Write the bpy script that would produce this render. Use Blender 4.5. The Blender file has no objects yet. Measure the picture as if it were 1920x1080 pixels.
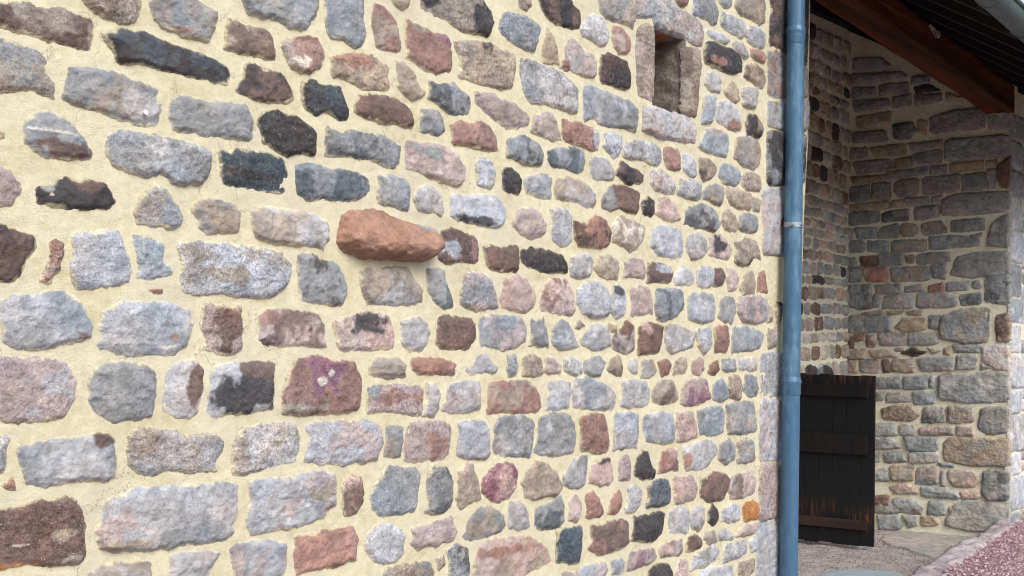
import bpy, math, random, mathutils
import numpy as np
from mathutils import Vector, Matrix, Euler
R = math.radians
scn = bpy.context.scene
col = scn.collection

# ------------------------------------------------------------------ camera
FPX, PW, PH = 2300.0, 1920.0, 1080.0
cd = bpy.data.cameras.new('camera'); cam = bpy.data.objects.new('camera', cd); col.objects.link(cam)
cd.sensor_width = 36.0; cd.lens = 36.0 * FPX / PW
cd.clip_start = 0.05; cd.clip_end = 2000
EYE = 1.6
PITCH, ROLL = R(2.69), R(1.3)
MR = (Euler((R(90) + PITCH, 0, 0)).to_matrix() @ Euler((0, 0, ROLL)).to_matrix())
cam.matrix_world = Matrix.Translation((0, 0, EYE)) @ MR.to_4x4()
scn.camera = cam

# ------------------------------------------------------------------ light
SUN_EL, SUN_AZ = 41.0, 148.0           # azimuth measured clockwise from +Y
w = bpy.data.worlds.new('World'); scn.world = w; w.use_nodes = True
nt = w.node_tree; bg = nt.nodes['Background']
sky = nt.nodes.new('ShaderNodeTexSky'); sky.sky_type = 'NISHITA'; sky.sun_disc = False
sky.sun_elevation = R(SUN_EL); sky.sun_rotation = R(SUN_AZ)
sky.air_density = 1.0; sky.dust_density = 1.5; sky.ozone_density = 1.0
hs = nt.nodes.new('ShaderNodeHueSaturation'); hs.inputs['Saturation'].default_value = .6      # thin high cloud
nt.links.new(sky.outputs[0], hs.inputs['Color']); nt.links.new(hs.outputs[0], bg.inputs[0]); bg.inputs[1].default_value = 0.15
sl = bpy.data.lights.new('sun', 'SUN'); sl.energy = 1.5; sl.angle = R(30); sl.color = (1, .95, .88)
so = bpy.data.objects.new('sun', sl); col.objects.link(so)
az = R(SUN_AZ); el = R(SUN_EL)
sd = Vector((math.sin(az) * math.cos(el), math.cos(az) * math.cos(el), math.sin(el)))
so.rotation_euler = sd.to_track_quat('Z', 'Y').to_euler()
scn.view_settings.view_transform = 'Standard'; scn.view_settings.look = 'None'
scn.view_settings.exposure = 0.78; scn.view_settings.gamma = 1
scn.cycles.filter_width = 1.0
scn.render.resolution_x = 1024; scn.render.resolution_y = 576

# ------------------------------------------------------------------ numeric helpers
def ray(px, py):
    d = MR @ Vector(((px - PW / 2) / FPX, -(py - PH / 2) / FPX, -1.0))
    return d
def on_z(px, py, z=0.0):
    d = ray(px, py); t = (z - EYE) / d.z
    return Vector((d.x * t, d.y * t, z))
def _h(ix, iy, iz, s):
    n = (ix * 374761393 + iy * 668265263 + iz * 2147483647 + s * 974634777) & 0xFFFFFFFF
    n = ((n ^ (n >> 13)) * 1274126177) & 0xFFFFFFFF
    n = (n ^ (n >> 16)) & 0xFFFFFFFF
    return n.astype(np.float64) / 4294967295.0 * 2 - 1
def vn(x, y, s=0):
    x = np.asarray(x, float); y = np.asarray(y, float)
    ix = np.floor(x).astype(np.int64); iy = np.floor(y).astype(np.int64)
    fx = x - ix; fy = y - iy
    fx = fx * fx * fx * (fx * (fx * 6 - 15) + 10); fy = fy * fy * fy * (fy * (fy * 6 - 15) + 10)
    z = np.zeros_like(ix)
    a = _h(ix, iy, z, s); b = _h(ix + 1, iy, z, s); c = _h(ix, iy + 1, z, s); d = _h(ix + 1, iy + 1, z, s)
    return (a * (1 - fx) + b * fx) * (1 - fy) + (c * (1 - fx) + d * fx) * fy
def fbm(x, y, s=0, o=4, g=0.5):
    r = 0; a = 1; t = 0
    for k in range(o):
        r = r + a * vn(x * 2 ** k + 7.3 * k, y * 2 ** k - 3.1 * k, s + k * 17); t += a; a *= g
    return r / t
def sstep(a, b, x):
    t = np.clip((x - a) / (b - a), 0, 1); return t * t * (3 - 2 * t)
def s2l(c):
    return tuple(((v / 255) / 12.92 if v <= 10 else ((v / 255 + .055) / 1.055) ** 2.4) for v in c)
def sdf(poly, X, Y):                       # signed distance, positive inside
    P = np.asarray(poly); n = len(P)
    best = np.full(X.shape, 1e9); ins = np.zeros(X.shape, bool)
    for i in range(n):
        x0, y0 = P[i]; x1, y1 = P[(i + 1) % n]
        dx, dy = x1 - x0, y1 - y0; L = dx * dx + dy * dy + 1e-12
        t = np.clip(((X - x0) * dx + (Y - y0) * dy) / L, 0, 1)
        q = (X - x0 - t * dx) ** 2 + (Y - y0 - t * dy) ** 2
        best = np.minimum(best, q)
        if abs(dy) > 1e-12:
            c = ((y0 > Y) != (y1 > Y)) & (X < (x1 - x0) * (Y - y0) / dy + x0)
            ins ^= c
    d = np.sqrt(best)
    return np.where(ins, d, -d)
def offset(P, g):                          # push an outline outwards, keeping its corners
    P = [np.array(p, float) for p in P]; n = len(P); x = np.array([p[0] for p in P]); y = np.array([p[1] for p in P])
    sg = 1 if np.dot(x, np.roll(y, -1)) - np.dot(y, np.roll(x, -1)) > 0 else -1; out = []
    for i in range(n):
        a = P[i] - P[i - 1]; b = P[(i + 1) % n] - P[i]
        na = np.array([a[1], -a[0]]) / (np.hypot(*a) + 1e-9) * sg; nb_ = np.array([b[1], -b[0]]) / (np.hypot(*b) + 1e-9) * sg
        m = na + nb_; L = np.hypot(*m); m = m / (L + 1e-9); out.append(P[i] + m * min(g / max(L / 2, .3), g * 1.6))
    return out
def chaikin(P, k=.22):
    Q = []
    n = len(P)
    for i in range(n):
        a = np.array(P[i]); b = np.array(P[(i + 1) % n])
        Q.append(a * (1 - k) + b * k); Q.append(a * k + b * (1 - k))
    return Q

# ------------------------------------------------------------------ object helpers
def tag(o, label=None, cat=None, group=None, kind=None):
    if label: o['label'] = label
    if cat: o['category'] = cat
    if group: o['group'] = group
    if kind: o['kind'] = kind
    return o
def empty(name, label, cat, loc=(0, 0, 0), rz=0, group=None):
    o = bpy.data.objects.new(name, None); col.objects.link(o); o.location = loc; o.rotation_euler = (0, 0, rz)
    return tag(o, label, cat, group)
def meshobj(name, V, F, mat, parent=None, colors=None, smooth=True):
    me = bpy.data.meshes.new(name)
    V = np.asarray(V, dtype=np.float32)
    if isinstance(F, np.ndarray):
        nf, k = F.shape
        me.vertices.add(len(V)); me.vertices.foreach_set('co', V.ravel())
        me.loops.add(nf * k); me.loops.foreach_set('vertex_index', F.ravel().astype(np.int32))
        me.polygons.add(nf); me.polygons.foreach_set('loop_start', (np.arange(nf) * k).astype(np.int32))
        me.update(calc_edges=True)
    else:
        me.from_pydata([tuple(map(float, v)) for v in V], [], F); me.update()
    if smooth: me.polygons.foreach_set('use_smooth', [True] * len(me.polygons))
    if colors is not None:
        a = me.color_attributes.new('Col', 'FLOAT_COLOR', 'POINT')
        c = np.ones((len(V), 4), dtype=np.float32); colors = np.asarray(colors); c[:, :colors.shape[1]] = colors
        a.data.foreach_set('color', c.ravel())
    me.materials.append(mat)
    me.validate()
    o = bpy.data.objects.new(name, me); col.objects.link(o)
    if parent: o.parent = parent
    return o
class MB:                                   # collects simple solids
    def __init__(s): s.V = []; s.F = []
    def add(s, V, F):
        b = len(s.V); s.V += [tuple(v) for v in V]; s.F += [tuple(i + b for i in f) for f in F]; return s
    def box(s, c, d, M=None):
        V = [Vector((c[0] + sx * d[0] / 2, c[1] + sy * d[1] / 2, c[2] + sz * d[2] / 2)) for sx in (-1, 1) for sy in (-1, 1) for sz in (-1, 1)]
        if M: V = [M @ v for v in V]
        return s.add(V, [(0, 1, 3, 2), (4, 6, 7, 5), (0, 4, 5, 1), (2, 3, 7, 6), (0, 2, 6, 4), (1, 5, 7, 3)])
    def tube(s, pts, rad, n=24, cap=True):
        pts = [Vector(p) for p in pts]; b = len(s.V); rr = rad if hasattr(rad, '__len__') else [rad] * len(pts)
        up = None
        for i, p in enumerate(pts):
            t = (pts[min(i + 1, len(pts) - 1)] - pts[max(i - 1, 0)]).normalized()
            if up is None: up = t.orthogonal().normalized()
            up = (up - t * up.dot(t)).normalized(); q = t.cross(up)
            for k in range(n):
                a = 2 * math.pi * k / n; s.V.append(tuple(p + (up * math.cos(a) + q * math.sin(a)) * rr[i]))
        for i in range(len(pts) - 1):
            for k in range(n):
                k2 = (k + 1) % n; s.F.append((b + i * n + k, b + i * n + k2, b + (i + 1) * n + k2, b + (i + 1) * n + k))
        if cap:
            s.F.append(tuple(b + k for k in reversed(range(n)))); s.F.append(tuple(b + (len(pts) - 1) * n + k for k in range(n)))
        return s
    def build(s, name, mat, parent=None, smooth=False, bevel=0):
        o = meshobj(name, s.V, s.F, mat, parent, smooth=smooth)
        if smooth:
            m = o.modifiers.new('es', 'EDGE_SPLIT'); m.split_angle = R(40)
        if bevel:
            m = o.modifiers.new('bv', 'BEVEL'); m.width = bevel; m.segments = 2
        return o
def grid_faces(mask, nx, ny):               # mask of quads (ny-1, nx-1) -> faces, used verts
    jj, ii = np.nonzero(mask)
    a = jj * nx + ii
    return np.stack([a, a + 1, a + nx + 1, a + nx], 1)
def compact(V, F, C=None):
    u, inv = np.unique(F.ravel(), return_inverse=True)
    return V[u], inv.reshape(F.shape), (C[u] if C is not None else None)

# ------------------------------------------------------------------ materials
def mat_new(name):
    m = bpy.data.materials.new(name); m.use_nodes = True
    n = m.node_tree.nodes; b = n['Principled BSDF']
    b.inputs['Specular IOR Level'].default_value = 0.3
    return m, n, m.node_tree.links, b
def N(n, t, **kw):
    x = n.new(t)
    for k, v in kw.items():
        if hasattr(x, k): setattr(x, k, v)
    return x
def noise(n, l, vec, scale, detail=4, rough=.6):
    x = n.new('ShaderNodeTexNoise'); x.inputs['Scale'].default_value = scale
    x.inputs['Detail'].default_value = detail; x.inputs['Roughness'].default_value = rough
    l.new(vec, x.inputs['Vector']); return x
def ramp(n, l, fac, stops):
    r = n.new('ShaderNodeValToRGB'); e = r.color_ramp.elements
    while len(e) < len(stops): e.new(.5)
    for el_, (p, c) in zip(e, stops):
        el_.position = p; el_.color = (c[0], c[1], c[2], 1)
    l.new(fac, r.inputs[0]); return r
def mixc(n, l, mode, fac, a, b):
    m = n.new('ShaderNodeMix'); m.data_type = 'RGBA'; m.blend_type = mode
    if isinstance(fac, (int, float)): m.inputs[0].default_value = fac
    else: l.new(fac, m.inputs[0])
    for i, v in ((6, a), (7, b)):
        if isinstance(v, tuple): m.inputs[i].default_value = (v[0], v[1], v[2], 1)
        else: l.new(v, m.inputs[i])
    return m.outputs[2]
def bump(n, l, h, strength, dist, prev=None):
    b = n.new('ShaderNodeBump'); b.inputs['Strength'].default_value = strength; b.inputs['Distance'].default_value = dist
    l.new(h, b.inputs['Height'])
    if prev: l.new(prev.outputs[0], b.inputs['Normal'])
    return b
def g3(v): return (v, v, v)

def m_stone():
    m, n, l, b = mat_new('rubble stone')
    tc = n.new('ShaderNodeTexCoord'); v = tc.outputs['Object']
    at = n.new('ShaderNodeAttribute'); at.attribute_name = 'Col'
    n1 = noise(n, l, v, 190, 3, .7); n2 = noise(n, l, v, 70, 5, .65); n3 = noise(n, l, v, 22, 5, .6)
    al = at.outputs['Alpha']
    c = mixc(n, l, 'MULTIPLY', al, at.outputs['Color'], ramp(n, l, n1.outputs[0], [(.3, g3(.5)), (.5, g3(1.0)), (.72, g3(1.55))]).outputs[0])
    c = mixc(n, l, 'MULTIPLY', al, c, ramp(n, l, n2.outputs[0], [(.3, g3(.62)), (.5, g3(1.0)), (.7, g3(1.3))]).outputs[0])
    c = mixc(n, l, 'MULTIPLY', .8, c, ramp(n, l, n3.outputs[0], [(.3, (.64, .66, .70)), (.5, g3(1)), (.7, (1.3, 1.25, 1.2))]).outputs[0])
    # bedding streaks on the smoother stones
    mp = n.new('ShaderNodeMapping'); mp.inputs['Scale'].default_value = (10, 30, 48); mp.inputs['Rotation'].default_value = (0, .25, 0); l.new(v, mp.inputs[0])
    ns = noise(n, l, mp.outputs[0], 1, 5, .6)
    c = mixc(n, l, 'MULTIPLY', .3, c, ramp(n, l, ns.outputs[0], [(.32, g3(.72)), (.5, g3(1.0)), (.7, g3(1.18))]).outputs[0])
    vo = n.new('ShaderNodeTexVoronoi'); vo.inputs['Scale'].default_value = 120; l.new(v, vo.inputs['Vector'])
    sp = ramp(n, l, vo.outputs['Distance'], [(.13, g3(1)), (.22, g3(0))])
    n4 = noise(n, l, v, 30, 2, .5); sm = ramp(n, l, n4.outputs[0], [(.52, g3(0)), (.62, g3(1))])
    spm = mixc(n, l, 'MULTIPLY', 1.0, sp.outputs[0], sm.outputs[0])
    spm = mixc(n, l, 'MULTIPLY', 1.0, spm, al)
    c = mixc(n, l, 'MIX', spm, c, (.62, .61, .58))
    l.new(c, b.inputs['Base Color']); b.inputs['Roughness'].default_value = .85
    b1 = bump(n, l, n3.outputs[0], 1.0, .014); b2 = bump(n, l, n2.outputs[0], 1.0, .005, b1); b2b = bump(n, l, ns.outputs[0], .5, .004, b2); b3 = bump(n, l, n1.outputs[0], .9, .0018, b2b)
    l.new(al, b2.inputs['Strength']); l.new(al, b3.inputs['Strength'])
    l.new(b3.outputs[0], b.inputs['Normal'])
    return m
def m_mortar(name, base, dark):
    m, n, l, b = mat_new(name)
    tc = n.new('ShaderNodeTexCoord'); v = tc.outputs['Object']
    n1 = noise(n, l, v, 260, 3, .7); n2 = noise(n, l, v, 3.5, 5, .6); n3 = noise(n, l, v, 28, 4, .6)
    c = ramp(n, l, n2.outputs[0], [(.28, dark), (.5, base), (.72, tuple(v_ * 1.06 for v_ in base))]).outputs[0]
    c = mixc(n, l, 'MULTIPLY', .7, c, ramp(n, l, n1.outputs[0], [(.3, g3(.8)), (.5, g3(1.0)), (.7, g3(1.12))]).outputs[0])
    c = mixc(n, l, 'MULTIPLY', .6, c, ramp(n, l, n3.outputs[0], [(.35, (.88, .86, .8)), (.6, g3(1.03))]).outputs[0])
    nb_ = noise(n, l, v, 1.7, 4, .6); c = mixc(n, l, 'MIX', ramp(n, l, nb_.outputs[0], [(.48, g3(0)), (.66, g3(.55))]).outputs[0], c, tuple(v_ * .84 for v_ in (base[0], base[1] * 1.0, base[2] * 1.1)))
    vo = n.new('ShaderNodeTexVoronoi'); vo.inputs['Scale'].default_value = 95; l.new(v, vo.inputs['Vector'])
    c = mixc(n, l, 'MIX', ramp(n, l, vo.outputs['Distance'], [(.10, g3(.5)), (.2, g3(0))]).outputs[0], c, (.30, .25, .18))
    vc = n.new('ShaderNodeTexVoronoi'); vc.feature = 'DISTANCE_TO_EDGE'; vc.inputs['Scale'].default_value = 3.2
    wv = n.new('ShaderNodeVectorMath'); wv.operation = 'MULTIPLY_ADD'; l.new(n3.outputs[1], wv.inputs[0]); wv.inputs[1].default_value = (.12, .12, .12); l.new(v, wv.inputs[2]); l.new(wv.outputs[0], vc.inputs['Vector'])
    nk = noise(n, l, v, 2.3, 2, .5)
    ck = mixc(n, l, 'MULTIPLY', 1.0, ramp(n, l, vc.outputs['Distance'], [(.003, g3(.6)), (.008, g3(0))]).outputs[0], ramp(n, l, nk.outputs[0], [(.5, g3(0)), (.56, g3(1))]).outputs[0])
    c = mixc(n, l, 'MIX', ck, c, (.22, .18, .12))
    l.new(c, b.inputs['Base Color']); b.inputs['Roughness'].default_value = .95
    # trowel and brush strokes run in short arcs: stretched noise over a warped field
    nw = noise(n, l, v, 5, 2, .5)
    mp = n.new('ShaderNodeVectorMath'); mp.operation = 'MULTIPLY_ADD'
    l.new(nw.outputs[1], mp.inputs[0]); mp.inputs[1].default_value = (.35, .35, .35); l.new(v, mp.inputs[2])
    mg = n.new('ShaderNodeMapping'); mg.inputs['Scale'].default_value = (22, 60, 120); mg.inputs['Rotation'].default_value = (0, .35, 0)
    l.new(mp.outputs[0], mg.inputs[0])
    ns = noise(n, l, mg.outputs[0], 1, 3, .6)
    b1 = bump(n, l, n3.outputs[0], .7, .006); b2 = bump(n, l, ns.outputs[0], .6, .003, b1); b3 = bump(n, l, n1.outputs[0], .8, .0018, b2)
    l.new(b3.outputs[0], b.inputs['Normal'])
    return m
def m_simple(name, c, rough=.7, metal=0, scale=30, var=.25, bs=.5, bd=.003, c2=None, sc2=(1, 1, 1), patch=(.45, .6), spec=.3):
    m, n, l, b = mat_new(name)
    tc = n.new('ShaderNodeTexCoord'); mg = n.new('ShaderNodeMapping'); mg.inputs['Scale'].default_value = sc2
    l.new(tc.outputs['Object'], mg.inputs[0]); v = mg.outputs[0]
    n1 = noise(n, l, v, scale, 5, .65)
    base = c
    if c2 is not None:
        n2 = noise(n, l, v, scale / 8, 5, .65)
        base = ramp(n, l, n2.outputs[0], [(patch[0], c), (patch[1], c2)]).outputs[0]
    cc = mixc(n, l, 'MULTIPLY', 1.0, base, ramp(n, l, n1.outputs[0], [(.3, g3(1 - var)), (.7, g3(1 + var))]).outputs[0])
    l.new(cc, b.inputs['Base Color']); b.inputs['Roughness'].default_value = rough; b.inputs['Metallic'].default_value = metal
    b.inputs['Specular IOR Level'].default_value = spec
    l.new(bump(n, l, n1.outputs[0], bs, bd).outputs[0], b.inputs['Normal'])
    return m
STONE = m_stone()
MORT = m_mortar('cream lime mortar', s2l((210, 203, 175)), s2l((196, 187, 154)))
MORT2 = m_mortar('lightened porch mortar', s2l((232, 228, 204)), s2l((216, 210, 182)))  # mortar copy for the porch, colour lifted to make up for dim light

PAL = {'G': (139, 142, 145), 'L': (171, 171, 174), 'P': (174, 157, 153), 'B': (110, 92, 86), 'D': (68, 65, 67), 'R': (148, 118, 109),
       'T': (154, 143, 131), 'N': (76, 84, 91), 'J': (150, 118, 102), 'V': (134, 100, 114), 'O': (184, 128, 80), 'W': (205, 198, 188)}
SPOTS = []
MORTC = np.array(s2l((214, 204, 168)))

# ------------------------------------------------------------------ walls
class Wall:
    def __init__(s, A, B):                  # A, B: two ground points, left to right as the face is seen
        s.A = Vector((A[0], A[1], 0)); s.U = Vector((B[0] - A[0], B[1] - A[1], 0)).normalized()
        s.n = Vector((s.U.y, -s.U.x, 0)); s.rz = math.atan2(s.U.y, s.U.x); s.L = (Vector((B[0], B[1], 0)) - s.A).length
    def uv(s, px, py, off=0.0):
        d = ray(px, py); o = Vector((0, 0, EYE)); p0 = s.A + s.n * off
        t = (p0 - o).dot(s.n) / d.dot(s.n); P = o + d * t
        return ((P - s.A).dot(s.U), P.z)
    def pt(s, u, v, off=0.0):
        return s.A + s.U * u + s.n * off + Vector((0, 0, v))
def stone_mesh(poly, c1, c2, seed, step, hmax=.011, dust=.5, special=None, darken=1.0, grow=.003, tint=(1, 1, 1)):
    """heightfield block in wall coordinates: x along, y = -height, z up"""
    P = chaikin(offset(poly, grow), .10); A = np.array(P)
    u0, v0 = A.min(0) - .012 - grow; u1, v1 = A.max(0) + .012 + grow
    nx = max(5, int((u1 - u0) / step) + 2); ny = max(5, int((v1 - v0) / step) + 2)
    X, Y = np.meshgrid(np.linspace(u0, u1, nx), np.linspace(v0, v1, ny))
    sz = min(u1 - u0, v1 - v0); rs = np.random.RandomState(seed)
    am = min(.008, sz * .06)
    wx = X + am * fbm(X * 28, Y * 28, seed, 3) + .32 * am * vn(X * 110, Y * 110, seed + 3)
    wy = Y + am * fbm(X * 28, Y * 28, seed + 9, 3) + .32 * am * vn(X * 110, Y * 110, seed + 5)
    d = sdf(P, wx, wy)
    wd = rs.uniform(.002, .010); hmax = hmax * rs.uniform(.45, 1.35)
    din = np.maximum(d, 0)
    if special == 'jut':
        t = np.clip((Y - v0) / (v1 - v0), 0, 1); s_ = np.clip((X - u0) / (u1 - u0), 0, 1)
        base = .035 + .09 * (1 - sstep(.15, 1.0, t)) * (.6 + .4 * sstep(0, .55, s_))
        h = base * (1 - np.exp(-din / .022)) + (.010 * fbm(X * 12, Y * 12, seed, 4) + .006 * (1 - 2 * np.abs(fbm(X * 20, Y * 26, seed + 3, 4)))) * sstep(0, .03, d)
    else:
        k = sstep(0, .022, d)
        tilt = rs.uniform(-.05, .05, 2)
        h = hmax * (1 - np.exp(-din / wd)) + k * (tilt[0] * (X - X.mean()) + tilt[1] * (Y - Y.mean()))
        cx, cy = (u0 + u1) / 2, (v0 + v1) / 2
        fac_ = np.full(X.shape, hmax + .004)
        for q_ in range(7):                                   # broken faces: a few chipped planes
            th = rs.uniform(0, 6.28); ct, st_ = math.cos(th), math.sin(th)
            ext = abs(ct) * (u1 - u0) / 2 + abs(st_) * (v1 - v0) / 2
            dd_ = ext - ((X - cx) * ct + (Y - cy) * st_) + .012 * vn(X * 16, Y * 16, seed + 70 + q_)
            fac_ = np.minimum(fac_, rs.uniform(-.004, .003) + rs.uniform(.12, .5) * np.maximum(dd_ - .01, -.01))
        h = h + k * .8 * (np.maximum(fac_, -.006) - hmax * .6)
        f1 = fbm(X * 9 + 3, Y * 11, seed + 1, 4) * 4
        terr = (np.floor(f1) + sstep(.35, .65, f1 - np.floor(f1))) / 4
        h = h + k * (.0075 * terr + .003 * (1 - 2 * np.abs(fbm(X * 22, Y * 30, seed + 2, 3))) + .003 * fbm(X * 60, Y * 60, seed + 4, 3))
        h = h + .004 * k * (din / (din.max() + 1e-6))
        h = np.where(d > 0, np.maximum(h, .0018), h)
    h = np.where(d < 0, d * 1.6, h) - .0012
    q = np.maximum.reduce([h[:-1, :-1], h[1:, :-1], h[:-1, 1:], h[1:, 1:]])
    F = grid_faces(q > -.0075, nx, ny)
    if len(F) == 0: return None
    V = np.stack([X.ravel(), -h.ravel(), Y.ravel()], 1)
    br = rs.uniform(.86, 1.12) * darken
    a = np.array(s2l(PAL[c1])) * br; b = np.array(s2l(PAL[c2 or c1])) * br
    mk = fbm(X * 11, Y * 11, seed + 31, 4) + .25 * fbm(X * 60, Y * 60, seed + 32, 2)
    mk = .75 * sstep(-.08, .26, mk + rs.uniform(-.05, .05)) if c2 else 0 * mk
    C = a * (1 - mk[..., None]) + b * mk[..., None]
    for (su, sv, ru, rv, sc_) in SPOTS:
        if u0 - ru < su < u1 + ru and v0 - rv < sv < v1 + rv and special != 'plain':
            q_ = 1 - np.sqrt(((X - su) / ru) ** 2 + ((Y - sv) / rv) ** 2) + .9 * fbm(X * 22, Y * 22, seed + 33, 4)
            q_ = sstep(-.16, .24, q_)[..., None]; C = C * (1 - q_) + (.95 * np.array(s2l(PAL[sc_])) + .05 * a) * q_
    C = C * (1 + .30 * fbm(X * 18, Y * 18, seed + 41, 4))[..., None]
    hue = .09 * fbm(X * 7, Y * 7, seed + 51, 3)
    C = C * np.stack([1 + hue, 1 + 0 * hue, 1 - hue], -1)
    tone = rs.uniform(-.04, .04); C = C * np.array([1 + tone, 1, 1 - tone])
    C = C * np.array(tint)
    sm_ = .003 + .016 * np.maximum(0, fbm(X * 13, Y * 13, seed + 62, 3))
    du = sstep(sm_ + .004, sm_ - .003, d + .006 * fbm(X * 50, Y * 50, seed + 61, 3)) * dust
    C = C * (1 - du[..., None]) + MORTC * du[..., None]
    C = np.clip(C, .008, .9)
    grain = np.full(C.shape[:2] + (1,), rs.choice([.25, .45, .7, 1.0]) if special != 'jut' else .35)
    C = np.concatenate([C, grain], -1)
    V, F, C = compact(V, F, C.reshape(-1, 4))
    return V, F, C
def parse(txt):
    out = []; ox = oy = 0; k = 1.0
    for line in txt.strip().split('\n'):
        line = line.strip()
        if not line: continue
        if line[0] == '@':
            if line[1] == 'p': ox = oy = 0; k = 1.0
            else: ox = 480 * 'abcd'.index(line[1]); oy = 270 * int(line[2]); k = 2.5
            continue
        for it in line.split(';'):
            it = it.split()
            if not it: continue
            pts = [tuple(map(float, q.split(','))) for q in it[1:]]
            if len(pts) == 2:
                (x0, y0), (x1, y1) = pts
                pts = [(x0, y0), (x1, y0), (x1, y1), (x0, y1)]; bx = True
            else: bx = False
            out.append((it[0], [(ox + x * k, oy + y * k) for x, y in pts], bx))
    return out
def poly_area(P):
    P = np.asarray(P); x, y = P[:, 0], P[:, 1]
    return abs(np.dot(x, np.roll(y, -1)) - np.dot(y, np.roll(x, -1))) / 2
def coursed(u0, u1, v0, v1, rnd, hr=(.09, .17), wr=(.12, .30), gap=.022, cols='GGLLPTBT'):
    out = []; v = v0
    while v < v1:
        h = rnd.uniform(*hr); u = u0 - rnd.uniform(0, .15)
        while u < u1:
            w_ = rnd.uniform(*wr); g = gap * rnd.uniform(.6, 1.2); j = lambda a: rnd.uniform(-a, a)
            hh = h * rnd.uniform(.85, 1.0)
            P = []
            n = 10
            for k in range(n):
                a = 2 * math.pi * (k + .5) / n; c, s_ = math.cos(a), math.sin(a)
                e = .45
                x = math.copysign(abs(c) ** e, c) * (w_ - g) / 2; y = math.copysign(abs(s_) ** e, s_) * (hh - g) / 2
                P.append((u + w_ / 2 + x + j(.010), v + h / 2 + y + j(.009) + .022 * math.sin(u * 2.3 + v * 1.7)))
            if u + w_ / 2 > u0 and u + w_ / 2 < u1: out.append((rnd.choice(cols), P))
            u += w_
        v += h
    return out
def build_stones(parent, items, step, maxparts=100, **kw):
    """items: (colour code, polygon in wall coords, weight shown in the picture, extra)"""
    order = sorted(range(len(items)), key=lambda i: -items[i][2])
    big = set(i for i in order[:maxparts] if items[i][2] > 0)
    RV, RF, RC = [], [], []; nb = 0; n = 0
    for i, (code, P, wt, ex) in enumerate(items):
        st = step(P) if callable(step) else step
        if callable(kw.get('growf')): kw['grow'] = kw['growf'](P)
        r = stone_mesh(P, code[0], code[1] if len(code) > 1 else None, 100 + i * 7, st, **{**{k_: v_ for k_, v_ in kw.items() if k_ != 'growf'}, **(ex.get('kw', {}))})
        if r is None: continue
        V, F, C = r
        if i in big or ex.get('name'):
            o = meshobj(ex.get('name', 'stone'), V, F, STONE, parent, C)
            if ex.get('label'): o['label'] = ex['label']
            n += 1
        else:
            RV.append(V); RF.append(F + nb); RC.append(C); nb += len(V)
    if RV:
        o = meshobj('small_stone', np.concatenate(RV), np.concatenate(RF), STONE, parent, np.concatenate(RC)); o['kind'] = 'stuff'
def mortar_sheet(name, parent, u0, u1, v0, v1, step, mat, hole=None, amp=.0045, top=None, seed=5, side=None):
    nx = int((u1 - u0) / step) + 2; ny = int((v1 - v0) / step) + 2
    X, Y = np.meshgrid(np.linspace(u0, u1, nx), np.linspace(v0, v1, ny))
    h = amp * fbm(X * 7, Y * 7, seed, 3) + amp * .5 * fbm(X * 40, Y * 40, seed + 4, 3)
    m = np.ones((ny - 1, nx - 1), bool)
    xc = (X[:-1, :-1] + X[1:, 1:]) / 2; yc = (Y[:-1, :-1] + Y[1:, 1:]) / 2
    if hole is not None: m &= ~(sdf(hole, xc, yc) > .004)
    if top is not None: m &= yc < top(xc)
    if side is not None: m &= xc < side(yc)
    F = grid_faces(m, nx, ny)
    V = np.stack([X.ravel(), -h.ravel(), Y.ravel()], 1)
    V, F, _ = compact(V, F)
    return meshobj(name, V, F, mat, parent)
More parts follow.
